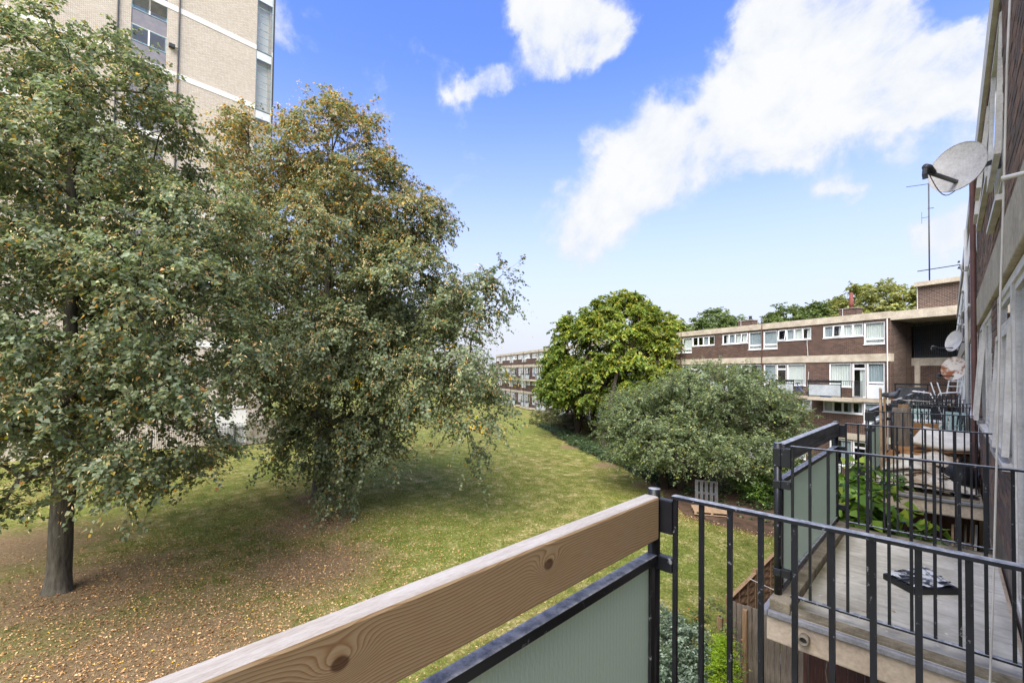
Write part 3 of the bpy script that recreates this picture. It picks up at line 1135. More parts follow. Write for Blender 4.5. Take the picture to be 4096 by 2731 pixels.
L2 = lobes_px([(1330, 640, 23, 3.0, 3.0, 3.2), (1470, 800, 22.5, 2.9, 2.9, 2.5), (1020, 640, 23.6, 2.5, 2.5, 2.6), (890, 590, 24, 1.8, 1.8, 2.0), (1660, 870, 22, 2.0, 2.0, 1.3),
               (1250, 1000, 22, 4.6, 4.6, 2.8), (1620, 1160, 21.2, 2.9, 2.9, 2.3), (1880, 1190, 20.6, 1.9, 1.9, 1.5), (2010, 1140, 20.6, 1.0, 1.0, .8), (1000, 1050, 23, 3.3, 3.3, 2.6),
               (1370, 1400, 20.6, 3.9, 3.9, 2.3), (1830, 1440, 20, 2.4, 2.4, 2.0), (1680, 1500, 20.2, 2.4, 2.4, 2.0), (1120, 1430, 21.4, 3.0, 3.0, 2.2), (1900, 1640, 19.6, 1.5, 1.5, 1.6),
               (1890, 1770, 19.6, .9, .9, 1.2), (1300, 1720, 20.2, 1.9, 1.9, 1.4), (1130, 1620, 20.6, 1.6, 1.6, 1.2), (1480, 1660, 20.6, 1.9, 1.9, 1.4), (1340, 1900, 19.8, 1.1, 1.1, 1.3), (1240, 1800, 20, 1.3, 1.3, 1.2), (1430, 1800, 20.2, 1.3, 1.3, 1.1),
               (1530, 1790, 20.2, .9, .9, .9), (1090, 1800, 20.2, .8, .8, .8), (1230, 1850, 20.4, .6, .6, .7), (1300, 900, 27, 4.2, 4.2, 3.8), (1300, 1350, 28, 4.8, 4.8, 2.8), (1600, 1250, 26, 3.6, 3.6, 2.8)], .34)


def tint_lime(frac_fn):
    def fn(P, c, idx):
        r = np.random.default_rng(5)
        k = r.random(len(P)) < frac_fn(P)
        c = c.copy()
        c[k] = pick(r, [(3, (176, 128, 66)), (2, (150, 108, 58)), (2, (160, 140, 64)), (1, (204, 160, 60))], int(k.sum())) * r.normal(1, .12, (int(k.sum()), 1))
        return c
    return fn


make_tree('lime_tree', 'tall lime tree on the left with its bare trunk foot fully in view', TREE1, L1, 21, 900, 8, 27, .82, .106, .092, LIME, .28, 15.0,
          tint=tint_lime(lambda P: .03 + .0 * P[:, 2]), bract=(1.1, 4, 10, .085, .027), extra_yellow=12, clump=2.3, group='lime trees on the lawn')
make_tree('lime_tree', 'broad lime tree with browning top and weeping skirts at the middle of the lawn', TREE2, L2, 33, 1150, 8, 26, 1.05, .138, .108, LIME, .42, 18.5,
          tint=tint_lime(lambda P: .03 + .30 * np.clip((P[:, 2] - 10) / 8, 0, 1)), bract=(.9, 4, 9, .115, .036), extra_yellow=26, clump=2.9, droop=.5, group='lime trees on the lawn')

YEL = [(5, (112, 131, 56)), (3.5, (138, 148, 60)), (2.4, (164, 163, 66)), (3, (92, 112, 52)), (.9, (186, 170, 68))]
LY = lobes_px([(2470, 1480, 48.5, 8.1, 7.4, 7.6), (2480, 1330, 48, 3.9, 3.9, 4.2), (2300, 1540, 47.5, 3.6, 3.6, 2.7), (2620, 1500, 46, 4.4, 4.4, 4.0), (2450, 1560, 45.0, 4.6, 4.6, 2.6), (2690, 1560, 47, 2.9, 2.9, 2.8), (2710, 1420, 47, 2.7, 2.7, 2.9)])


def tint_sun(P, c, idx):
    # greener low down and to the left; brighter sunlit top right painted in
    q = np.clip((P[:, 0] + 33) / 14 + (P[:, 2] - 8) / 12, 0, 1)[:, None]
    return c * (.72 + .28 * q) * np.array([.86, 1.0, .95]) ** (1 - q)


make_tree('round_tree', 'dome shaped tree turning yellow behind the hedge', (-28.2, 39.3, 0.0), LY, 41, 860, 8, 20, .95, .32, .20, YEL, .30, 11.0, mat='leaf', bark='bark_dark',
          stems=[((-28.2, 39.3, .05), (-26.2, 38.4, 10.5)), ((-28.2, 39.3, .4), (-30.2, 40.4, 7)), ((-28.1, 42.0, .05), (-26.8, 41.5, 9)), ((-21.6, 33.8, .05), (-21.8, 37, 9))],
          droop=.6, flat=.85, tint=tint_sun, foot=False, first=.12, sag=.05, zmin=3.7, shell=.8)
GREY = [(4, (100, 116, 76)), (3, (118, 132, 92)), (2, (138, 148, 110)), (2, (86, 100, 64)), (.4, (180, 174, 80))]
LG = lobes_px([(2850, 1570, 26, 3.7, 3.7, 1.8), (2600, 1660, 26, 3.0, 3.0, 1.8), (3070, 1650, 26, 2.5, 2.5, 1.7), (2480, 1750, 26, 1.6, 1.6, 1.2), (2760, 1770, 23.6, 3.0, 2.8, 1.4), (3000, 1790, 24, 2.7, 2.7, 1.2), (3170, 1700, 26, 1.2, 1.2, 1.2), (2550, 1830, 24.4, 1.4, 1.4, .8), (2800, 1650, 29.5, 4.6, 3.8, 2.0)], .32)
make_tree('spreading_tree', 'low spreading tree with grey green leaves beyond the balcony corner', (-11.0, 25.3, 0.0), LG, 52, 760, 8, 21, .8, .125, .066, GREY, .26, 5.2,
          stems=[((-11.0, 25.3, .05), (-10.6, 26.0, 5.2)), ((-11.0, 25.3, .2), (-12.6, 26.2, 4.6)), ((-10.5, 25.5, .05), (-8.6, 26.4, 4.6)), ((-11.8, 25.0, .05), (-12.2, 24.2, 3.6))],
          droop=.25, flat=.5, foot=False, first=.2, bark='bark_dark', twig_r=.008)
FAR = [(4, (90, 108, 58)), (3, (108, 124, 66)), (2, (74, 90, 50)), (1, (130, 136, 80))]
FAR2 = [(4, (130, 136, 76)), (3, (146, 146, 82)), (2, (106, 116, 62)), (1, (160, 152, 92))]
for (lab, sp, pal, sd) in (('dark green tree rising behind the flats roof left of the first chimney', [(2850, 1330, 62, 4.4, 4.4, 2.9), (2790, 1350, 62, 3.0, 3.0, 2.2), (2920, 1340, 64, 3.2, 3.2, 2.4)], FAR, 61),
                           ('round green tree rising behind the flats roof between the two chimneys', [(3190, 1290, 62, 3.8, 3.8, 2.6), (3125, 1310, 62, 2.4, 2.4, 2.0), (3260, 1290, 62, 3.2, 3.2, 2.4)], FAR, 62),
                           ('pale green tree rising behind the flats roof beside the brick tank room', [(3480, 1230, 60, 4.4, 4.4, 3.2), (3390, 1260, 60, 2.8, 2.8, 2.0), (3570, 1210, 60, 3.6, 3.6, 2.6), (3620, 1240, 58, 2.6, 2.6, 2.4)], FAR2, 63),
                           ('green tree far off beyond the lawn, left of the distant flats', [(1750, 1450, 120, 7, 7, 6), (1600, 1440, 120, 7, 7, 6), (1900, 1460, 125, 6, 6, 5)], FAR, 65),
                           ('green tree far off behind the trunk of the broad lime', [(1300, 1440, 110, 7, 7, 6), (1430, 1450, 110, 6, 6, 5), (1150, 1450, 110, 6, 6, 5)], FAR, 66),
                           ('tree top showing past the tank room above the gallery roof', [(3805, 1225, 66, 2.4, 2.4, 1.8)], FAR2, 64)):
    lb = lobes_px(sp)
    b = np.mean([l[0] for l in lb], 0)
    make_tree('far_tree', lab, (b[0], b[1], 0.0), lb, sd, 60 * len(lb), 7, 12, 1.0, .34, .26, pal, .35, b[2] - 1, foot=False, first=.5, bark='bark_dark', group='trees behind the flats')


def make_shrub(name, label, lobes, seed, clumps, twigs, nleaf, size, leafL, leafW, pal, mat='leaf', cat='shrub', droop=.2, flat=.4, stems=3, base=None, group=None, shell=.55):
    rng = np.random.default_rng(seed)
    C = np.mean([l[0] for l in lobes], 0)
    base = base or (C[0], C[1], 0.0)
    root = thing(name, label, cat, (0, 0, 0), group=group)
    P, D = sample_lobes(rng, lobes, clumps, shell)
    P[:, 2] = np.maximum(P[:, 2], .08)
    nodes, par, ntr = skeleton(rng, base, max(.4, C[2]), P, first=0, step=.3)
    rad = pipe_radii(par, .004, ntr, 0)
    branch_mesh('stem', nodes, par, rad, 'twig', root)
    Lv = Leaves()
    spray(rng, Lv, P, D, twigs, nleaf, size, leafL, leafW, pal, droop, flat)
    Lv.build('foliage', mat, root)
    return root


DARKG = [(4, (60, 70, 44)), (3, (78, 86, 54)), (1, (98, 96, 66))]
make_shrub('clipped_shrub', 'rounded clipped shrub at the far tip of the planting bed', [((-37.6, 44.6, .8), (1.9, 1.5, 1.2)), ((-35.4, 44.2, .8), (1.8, 1.6, 1.2)), ((-33.2, 43.2, .75), (1.7, 1.5, 1.0))], 71, 240, 6, 12, .4, .12, .08, [(3, (110, 116, 72)), (3, (128, 130, 84)), (2, (98, 94, 68))])
make_shrub('dark_shrub', 'dark purplish shrub standing behind the clipped shrub', [((-36.2, 47.4, 2.3), (2.2, 2.0, 2.0)), ((-34.2, 46.6, 2.2), (1.8, 1.8, 1.8)), ((-32.6, 46, 2.0), (1.4, 1.4, 1.4))], 72, 200, 6, 12, .5, .14, .09, [(3, (62, 54, 44)), (2, (78, 70, 52)), (2, (60, 66, 44))])
make_shrub('bed_shrub', 'sparse brown shrub below the yellowing tree', [((-31.0, 42.5, .8), (2.2, 1.3, .9)), ((-28.6, 40.8, .6), (1.4, 1.2, .7))], 73, 120, 6, 12, .5, .14, .09, [(3, (92, 84, 58)), (2, (110, 96, 66)), (2, (80, 88, 52))])
make_shrub('laurel_bush', 'bright green laurel bush beside the neighbouring balcony post', [((-5.6, 25.2, .9), (1.7, 1.4, 1.1)), ((-7.2, 26.6, .8), (1.4, 1.2, .9)), ((-5.2, 27.5, 1.0), (1.6, 1.4, 1.2))], 74, 170, 6, 12, .5, .15, .07, [(3, (84, 112, 48)), (3, (104, 130, 56)), (2, (66, 90, 42))], mat='leaf_gloss')
SILV = [(4, (110, 128, 104)), (3, (136, 150, 128)), (3, (86, 106, 78)), (1, (160, 172, 152))]
make_shrub('evergreen_shrub', 'silvery evergreen shrub growing under the balcony railing', [((-3.95, 8.3, 1.15), (.62, .6, .85)), ((-3.3, 7.9, 1.0), (.6, .55, .75)), ((-3.6, 7.3, .8), (.7, .6, .65)), ((-2.9, 7.4, .75), (.5, .5, .6)), ((-3.6, 8.4, 1.5), (.45, .4, .45))], 75, 430, 6, 14, .2, .07, .034, SILV, mat='leaf_gloss')
make_shrub('rose_bush', 'leggy rose bush with yellowing leaves between the evergreen and the fence', [((-3.25, 8.9, 1.75), (.35, .3, .45)), ((-2.9, 8.5, 1.45), (.35, .3, .4))], 76, 46, 4, 7, .22, .06, .042, [(6, (104, 122, 66)), (2, (150, 144, 76)), (.2, (200, 130, 60)), (.6, (120, 100, 66))])

# bright dwarf conifer: upright flat sprays round a cone
rng = np.random.default_rng(77)
root = thing('dwarf_conifer', 'small lime green conifer in front of the grey board fence', 'shrub')
b0 = np.array([-2.80, 8.15, 0.0])
MB().tube([b0, b0 + (0, 0, 1.0), b0 + (.02, 0, 1.9)], [.04, .03, .006], 7).build('trunk', 'bark', root, smooth=True)
n = 420
h = rng.random(n) ** .8
an = rng.uniform(0, 6.283, n)
rr = .42 * (1 - h) ** .7 * rng.uniform(.5, 1, n)
P = b0 + np.column_stack([rr * np.cos(an), rr * np.sin(an), .12 + 1.85 * h])
D = unit(np.column_stack([np.cos(an), np.sin(an), np.full(n, 1.2)]))
Lv = Leaves()
spray(rng, Lv, P, D, 4, 9, .16, .05, .012, [(4, (150, 176, 44)), (3, (176, 196, 60)), (2, (116, 146, 40))], -.15, .1)
Lv.build('foliage', 'leaf', root)

# ivy along the lawn edge of the bed
rng = np.random.default_rng(78)
edge = np.array([(-37, 43.2), (-31, 38.9), (-26, 34.8), (-21, 31.3), (-17, 29.1), (-14.2, 27.2), (-12, 25.6)])
seg = rng.integers(0, len(edge) - 1, 1500)
s = rng.random(1500)[:, None]
Pe = edge[seg] * (1 - s) + edge[seg + 1] * s + np.abs(rng.normal(0, 1.0, (1500, 1))) * np.array([[.5, .85]]) + rng.normal(0, .2, (1500, 2))
n_ = 2600
Pb = np.column_stack([rng.uniform(-36, -5, n_), rng.uniform(22, 47, n_)])
sd_ = (Pb[:, 1] - (23.5 + (-10 - Pb[:, 0]) * .745))
Pb = Pb[(sd_ > .6) & (sd_ < 7)]
P = np.concatenate([Pe, Pb[:700]])
P = np.column_stack([P, rng.uniform(.02, .28, len(P))])
Lv = Leaves()
spray(rng, Lv, P, np.tile([[0, -.3, 1.]], (len(P), 1)), 4, 6, .35, .12, .10, [(3, (62, 80, 50)), (3, (80, 100, 62)), (2, (52, 66, 44)), (1, (100, 112, 74))], .3, .7)
o = Lv.build('ivy', 'leaf_gloss')
tag(o, 'dark ivy ground cover along the edge of the planting bed', 'ivy', kind='stuff')
print('trees')

# ------------------------------------------------------------------ buildings
def two_tone(o, mat, nz=.7):
    """second material on the faces that look up"""
    o.data.materials.append(M[mat])
    for p in o.data.polygons:
        if p.normal.z > nz:
            p.material_index = 1
    return o


def wall_holes(m, x0, x1, z0, z1, y0, y1, holes):
    xs = sorted({x0, x1, *[min(max(h[0], x0), x1) for h in holes], *[min(max(h[1], x0), x1) for h in holes]})
    zs = sorted({z0, z1, *[min(max(h[2], z0), z1) for h in holes], *[min(max(h[3], z0), z1) for h in holes]})
    for k in range(len(zs) - 1):
        run = None
        zc = (zs[k] + zs[k + 1]) / 2
        for i in range(len(xs) - 1):
            xc = (xs[i] + xs[i + 1]) / 2
            solid = not any(h[0] < xc < h[1] and h[2] < zc < h[3] for h in holes)
            if solid and run is None:
                run = xs[i]
            if run is not None and not solid:
                m.box(run, y0, zs[k], xs[i], y1, zs[k + 1])
                run = None
        if run is not None:
            m.box(run, y0, zs[k], xs[-1], y1, zs[k + 1])


RW = random.Random(3)


def sash(win, x0, x1, z0, z1, y, w, open_=0.0, mat='upvc', glass='glass', side=False):
    """one light of a window: frame and pane as sub-parts, top-hung when open"""
    m = MB()
    if side:            # side hung about x0
        frame_rect(m, 0, x1 - x0, z0 - z1, 0, -.02, .02, w)
        p = MB().box(w * .8, -.004, z0 - z1 + w * .8, x1 - x0 - w * .8, .004, -w * .8)
        rot = (0, 0, open_)
        loc = (x0, y, z1)
    else:
        hw = (x1 - x0) / 2
        frame_rect(m, -hw, hw, z0 - z1, 0, -.02, .02, w)
        p = MB().box(-hw + w * .8, -.004, z0 - z1 + w * .8, hw - w * .8, .004, -w * .8)
        rot = (open_, 0, 0)
        loc = ((x0 + x1) / 2, y + (.03 if open_ else 0), z1)
    m.build('sash', mat, win, loc=loc, rot=rot)
    p.build('pane', glass, win, loc=loc, rot=rot)


def drape(win, x0, x1, z0, z1, y, mat, seed=0):
    r = random.Random(seed)
    ph, fr = r.uniform(0, 6), r.uniform(38, 60)
    MB().sheet(lambda u, v: (x0 + (x1 - x0) * u, y + .018 * math.sin(u * (x1 - x0) * fr + ph) * (1 + .4 * math.sin(u * 9)), z0 + (z1 - z0) * v), max(6, int((x1 - x0) * 34)), 1).build('curtain', mat, win, smooth=True)


def window(parent, x0, x1, z0, z1, lights, y=-.08, fw=.05, sw=.04, opens=(), curtain=0.5, mat='upvc', sill=True, seed=0):
    """outer frame (part) with sashes, panes and curtains as sub-parts. lights: list of (u0,u1,v0,v1) fractions"""
    r = random.Random(seed)
    m = MB()
    frame_rect(m, x0, x1, z0, z1, y - .035, y + .035, fw)
    ix0, ix1, iz0, iz1 = x0 + fw, x1 - fw, z0 + fw, z1 - fw
    W, H = ix1 - ix0, iz1 - iz0
    us = sorted({round(l[0], 4) for l in lights} - {0.0})
    g = fw * .4
    for (u0, u1, v0, v1) in lights:
        if u0 > 0:
            m.box(ix0 + W * u0 - g, y - .03, iz0 + H * v0, ix0 + W * u0 + g, y + .03, iz0 + H * v1)
        if v0 > 0:
            m.box(ix0 + W * u0 + g * (u0 > 0), y - .028, iz0 + H * v0 - g, ix0 + W * u1 - g * (u1 < 1), y + .028, iz0 + H * v0 + g)
    if sill:
        m.box(x0 - .02, y + .035, z0 - .035, x1 + .02, .05, z0 + .012)
    w = m.build('window', mat, parent)
    for i, (u0, u1, v0, v1) in enumerate(lights):
        a0, a1 = ix0 + W * u0 + g * (u0 > 0), ix0 + W * u1 - g * (u1 < 1)
        b0, b1 = iz0 + H * v0 + g * (v0 > 0), iz0 + H * v1 - g * (v1 < 1)
        op = dict(opens).get(i, 0.0)
        sash(w, a0, a1, b0, b1, y, sw, op, mat)
        if r.random() < curtain and (a1 - a0) > .2:
            q = r.random()
            drape(w, a0, a1 if q < .7 else a0 + (a1 - a0) * .55, b0, b1, y - .10, r.choice(['curtain', 'curtain', 'curtain_grey']), seed * 7 + i)
    return w


def balcony_part(parent, x0, x1, z, dep, panel, seed=0, rail_mat='paint_black'):
    """a projecting balcony of the far blocks: slab with glass panel, handrail and a railed end. panel=(xa,xb)"""
    s = MB().box(x0, .052, z - .22, x1, dep, z).build('balcony', 'concrete_cream', parent)
    a, b = panel
    MB().box(a, dep - .05, z + .10, b, dep - .035, z + .82).build('glass_panel', 'frost_grey', s)
    m = MB()
    frame_rect(m, a - .03, b + .03, z + .07, z + .85, dep - .06, dep - .025, .03)
    m.box(a - .05, dep - .07, z + .95, b + .05, dep - .02, z + 1.1)
    for q in (a - .05, b + .02):
        m.box(q, dep - .065, z, q + .04, dep - .025, z + 1.12)
    m.build('panel_frame', rail_mat, s)
    m = MB()
    xa, xb = (x0 + .03, a - .05) if a - x0 > x1 - b else (b + .05, x1 - .03)
    ends = [x0 + .03, x1 - .03]
    if xb - xa > .2:
        for zz in (.08, 1.06):
            m.box(xa, dep - .055, z + zz, xb, dep - .035, z + zz + .03)
        k = max(2, int((xb - xa) / .11))
        for i in range(k + 1):
            q = xa + (xb - xa) * i / k
            m.box(q - .008, dep - .05, z + .08, q + .008, dep - .04, z + 1.06)
    for q in ends:
        for zz in (.08, 1.06):
            m.box(q - .012, .06, z + zz, q + .012, dep - .03, z + zz + .03)
        k = int(dep / .11)
        for i in range(1, k):
            yy = .06 + (dep - .1) * i / k
            m.box(q - .008, yy - .008, z + .08, q + .008, yy + .008, z + 1.06)
    o = m.build('railing', rail_mat, s)
    o['kind'] = 'stuff'
    return s


PITCH = 4.04


def flats(name, label, org, e, nflat, x_lo, zoff=0.0, seed=1, pipes=True, brick='brick_brown', x_hi=None):
    root = thing(name, label, 'building', (org[0], org[1], zoff), math.atan2(e[1], e[0]))
    xe = x_hi or nflat * PITCH
    holes = []
    plan = []
    for i in range(nflat):
        def X(u, i=i):
            return i * PITCH + u if i % 2 == 0 else (i + 1) * PITCH - u
        def rect(u0, u1, i=i):
            a, b = X(u0), X(u1)
            return min(a, b), max(a, b)
        for kind, u0, u1, z0, z1 in (('small', 1.22, 3.65, 9.15, 10.0), ('big', .06, 1.20, 8.6, 10.0), ('pic', 1.90, 3.27, 5.9, 7.47), ('door', 1.09, 1.88, 5.24, 7.47), ('side', .08, 1.07, 5.24, 7.47),
                                     ('small', 1.27, 3.68, 4.2, 4.97), ('big', .06, 1.25, 3.64, 4.97), ('pic', 1.90, 3.27, .75, 2.5), ('door', 1.09, 1.88, .1, 2.5), ('side', .08, 1.07, .1, 2.5)):
            a, b = rect(u0, u1)
            holes.append((a, b, z0, z1))
            plan.append((kind, a, b, z0, z1, i))
    m = MB()
    for (z0, z1) in ((0, 2.55), (2.95, 5.0), (5.22, 7.53), (8.0, 10.12)):
        wall_holes(m, x_lo, xe, z0, z1, -.3, 0, [h for h in holes if z0 < (h[2] + h[3]) / 2 < z1])
    m.build('wall', brick, root)
    m = MB()
    for (z0, z1, y) in ((2.55, 2.95, .05), (5.0, 5.22, .05), (7.53, 8.0, .05)):
        m.box(x_lo - .002, -.3, z0, xe, y, z1)
    m.build('concrete_band', 'concrete_cream', root)
    MB().box(x_lo - .004, -.3, 10.12, xe, .07, 10.55).build('fascia', 'concrete_cream', root)
    MB().box(x_lo, -8.6, 10.3, xe, -.302, 10.42).build('roof', 'roof_felt', root)
    m = MB()
    m.box(x_lo, -1.75, 0, xe, -1.7, 10.1)
    for z in (2.6, 5.02, 7.6, 10.0):
        m.box(x_lo + .02, -1.7, z - .1, xe, -.302, z + .08)
    for i in range(nflat + 1):
        x_ = min(i * PITCH, xe - .05)
        m.box(x_ - .03, -1.695, 0.05, x_ + .03, -.31, 9.9)
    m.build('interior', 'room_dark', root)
    MB().box(x_lo, -8.6, 0, xe, -8.4, 10.3).build('rear_wall', brick, root)
    for k, (kind, a, b, z0, z1, i) in enumerate(plan):
        sd = seed * 1000 + k
        r = random.Random(sd)
        if kind == 'small':
            L = [(q / 4, (q + 1) / 4, 0, 1) for q in range(4)]
            ops = [(q, r.uniform(.12, .3)) for q in range(4) if r.random() < .14]
            window(root, a, b, z0, z1, L, opens=ops, curtain=.8, seed=sd)
        elif kind == 'big':
            ops = [(1, r.uniform(.1, .22))] if r.random() < .3 else []
            window(root, a, b, z0, z1, [(0, 1, 0, .22), (0, 1, .22, 1)], opens=ops, curtain=1.0, seed=sd)
        elif kind == 'pic':
            window(root, a, b, z0, z1, [(0, 1, 0, 1)], curtain=1.0, seed=sd)
        elif kind == 'door':
            w = window(root, a, b, z0, z1, [(0, 1, .84, 1), (0, 1, 0, .84)], curtain=.45, sill=False, seed=sd)
        else:
            w = window(root, a, b, z0 + .76, z1, [(0, 1, 0, .12), (0, 1, .12, 1)], curtain=1.0, sill=False, seed=sd)
            MB().box(a, -.11, z0, b, -.03, z0 + .755).build('infill_panel', 'panel_white', root)
    for i in range(nflat):
        if i % 2 == 0:
            balcony_part(root, i * PITCH + 1.2, i * PITCH + 4.0, 5.22, 1.15, (i * PITCH + 1.95, i * PITCH + 3.92), i)
            balcony_part(root, i * PITCH + 1.2, i * PITCH + 4.0, .12, 1.15, (i * PITCH + 1.95, i * PITCH + 3.92), i)
        else:
            x = (i + 1) * PITCH
            balcony_part(root, x - 4.0 + .8, x - 1.2, 5.22, 1.15, (x - 3.9 + .8, x - 1.95), i)
            balcony_part(root, x - 4.0 + .8, x - 1.2, .12, 1.15, (x - 3.9 + .8, x - 1.95), i)
    if pipes:
        for i in range(0, nflat + 1, 2):
            x = i * PITCH - .03 if i else -.1
            if x < xe and i:
                MB().tube([(x, .12, .1), (x, .12, 10.12), (x, .09, 10.5)], .035, 8).build('downpipe', 'pipe_brown', root, smooth=True)
    return root


C0 = (-2.75, 35.5)
E0 = (-.936, .352)
front = flats('flats_block', 'dark brick four storey flats facing the lawn, at right beyond the spreading tree', C0, E0, 6, -.26, seed=1)
far = flats('flats_block', 'distant dark brick flats seen between the two big trees', (-30.6, 49.0), (-.878, .478), 13, 0, seed=2, zoff=.25)
PR = Matrix.Rotation(math.atan2(E0[1], E0[0]), 4, 'Z')


def fl(x, y, z):
    """front block local -> world"""
    q = PR @ Vector((x, y, z))
    return (q.x + C0[0], q.y + C0[1], q.z)


def ray_local(px, py, axis, val):
    d = ray(px, py)
    inv = PR.inverted()
    dl = inv @ Vector(d)
    o = inv @ Vector((-C0[0], -C0[1], CAM_Z))
    i = 'xyz'.index(axis)
    k = (val - o[i]) / dl[i]
    return o + dl * k


# the corner stair gallery of the front block, between it and our own block
bk = ray_local(3645.7, 1295, 'x', -.26).y          # where the flank wall ends at the back
bk = max(min(bk, -1.6), -6.0)
print('gallery depth', bk)
MB().box(-.26, bk, 0, -.02, -.302, 10.1).build('flank_wall', 'brick_dark', front)
m = MB()
m.box(-9, bk - .3, 5.0, -.26, bk, 7.3)
m.build('gallery_wall', 'brick_brown', front)
MB().box(-9, bk - .3, 7.3, -.262, bk + .04, 7.78).build('gallery_parapet', 'concrete_cream', front)
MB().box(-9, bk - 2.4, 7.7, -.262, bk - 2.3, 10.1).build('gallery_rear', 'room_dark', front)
MB().box(-9, bk - .3, 0, -.262, bk, 4.98).build('gallery_base', 'brick_brown', front)
MB().box(-9, bk - 2.3, 7.5, -.263, bk - .302, 7.62).build('gallery_floor', 'concrete_soffit', front)
MB().box(-9, -8.6, 10.0, -.262, .07, 10.5).build('gallery_roof', 'concrete_cream', front)
bar = MB().box(-.02, -.02, 0, .02, .02, 2.1).mesh('bar', 'plastic_grey')
for i in range(44):
    inst('bar', bar, front, (-.36 - i * .105, bk - .1, 7.8))
m = MB().box(-9, bk - .13, 9.84, -.3, bk - .07, 9.9)
m.box(-9, bk - .13, 7.86, -.3, bk - .07, 7.9)
m.build('bar_rail', 'plastic_grey', front)
MB().box(-.70, bk + .001, 5.0, -.44, bk + .10, 7.72).build('cream_post', 'concrete_cream', front)
s = MB().box(-2.9, bk + .1, 5.0, -.265, -.31, 5.2).build('corner_balcony', 'concrete_cream', front)
m = MB()
m.box(-2.9, -.36, 6.12, -.27, -.31, 6.22)
m.box(-2.9, -.35, 5.26, -.27, -.32, 5.3)
for q in (-.3, -1.85, -2.88):
    m.box(q - .02, -.36, 5.2, q + .02, -.31, 6.2)
m.build('panel_frame', 'paint_black', s)
MB().box(-1.8, -.345, 5.34, -.34, -.33, 6.02).build('glass_panel', 'plastic_grey', s)
MB().tube([(-.10, .08, .1), (-.10, .08, 10.1)], .03, 8).build('rain_pipe', 'dish_grey', front, smooth=True)
MB().tube([(4.6, .09, 8.0), (4.66, .09, 8.9), (4.62, .09, 9.6)], .018, 6).build('cable', 'dish_grey', front)
MB().tube([(4.5, .09, 5.3), (4.62, .09, 5.9), (4.55, .09, 6.9)], .018, 6).build('cable', 'dish_grey', front)

# roof top: chimneys, tank room, beams
for (lab, s0, s1, z1, pot) in (('brick chimney stack with tall red pot on the flats roof', 2.45, 3.55, 11.2, True), ('low brick chimney stack on the flats roof beside the dark green tree', 10.2, 11.5, 11.15, False)):
    c = thing('chimney', lab, 'chimney', fl((s0 + s1) / 2, -2.0, 10.421), math.atan2(E0[1], E0[0]), group='chimneys on the flats')
    w = (s1 - s0) / 2
    MB().box(-w, -.35, 0, w, .35, z1 - 10.42).build('stack', 'brick_brown', c)
    MB().box(-w - .05, -.4, z1 - 10.418, w + .05, .4, z1 - 10.36).build('cap', 'concrete_grey', c)
    if pot:
        MB().lathe([(.12, .80), (.11, 1.0), (.15, 1.02), (.155, 1.12), (.085, 1.92), (.07, 1.92)], 12, c=(-.05, 0, 0)).build('pot', 'chimney_pot', c, smooth=True)
    else:
        MB().lathe([(.13, .78), (.11, 1.08), (.14, 1.1), (.14, 1.14), (.10, 1.14)], 12, c=(-.25, 0, 0)).build('pot', 'plastic_grey', c, smooth=True)
    MB().tube([(w * .5, .42, 0), (w * .5, .42, z1 - 10.4)], .02, 6).build('cable', 'dish_grey', c)
tk = thing('tank_room', 'brick tank room with pale concrete beams on the roof at the corner', 'tank room', fl(-2.2, -.45, 10.5), math.atan2(E0[1], E0[0]))
MB().box(-1.05, -3.6, 0, .85, 0, 1.38).build('wall', 'brick_dark', tk)
MB().box(-1.07, -3.62, 1.381, .86, .02, 1.5).build('coping', 'concrete_grey', tk)
m = MB().box(-3.6, .021, 1.36, .90, .24, 1.60)
m.box(-3.6, -3.3, 1.30, -1.071, -3.1, 1.46)
m.build('beam', 'concrete_cream', tk)
MB().tube([(.80, .1, 0), (.80, .1, 1.36)], .02, 6).build('rain_pipe', 'dish_grey', tk)
ar = thing('tv_aerial', 'tall thin television aerial mast above the tank room', 'aerial', fl(-1.75, -.9, 12.0))
p0 = deep(3600 + 300 / 3.92, 880 + 960 / 3.92, 34.5)
p1 = deep(3600 + 300 / 3.92, 880 + 130 / 3.92, 34.5)
o0 = Vector(ar.location)
MB().tube([(0, 0, -.1), (0, 0, p1[2] - 12.0)], .035, 8).build('mast', 'plastic_grey', ar, smooth=True)
h = p1[2] - 12.0
dr = Vector((-cr[0], -cr[1], 0)).normalized()
MB().tube([dr * 0 + Vector((0, 0, h - .05)), dr * 1.3 + Vector((0, 0, h - .25))], .018, 6).build('boom', 'plastic_grey', ar)
m = MB().tube([Vector((0, 0, h - 2.0)), dr * .42 + Vector((0, 0, h - 2.06))], .014, 6)
m.tube([dr * .42 + Vector((0, 0, h - 2.4)), dr * .42 + Vector((0, 0, h - 1.72))], .010, 6)
m.build('dipole', 'plastic_grey', ar)
MB().tube([dr * .06 + Vector((0, 0, h - 1.5)), dr * -.28 + Vector((0, 0, h - 1.46))], .02, 6).build('clamp', 'plastic_grey', ar)
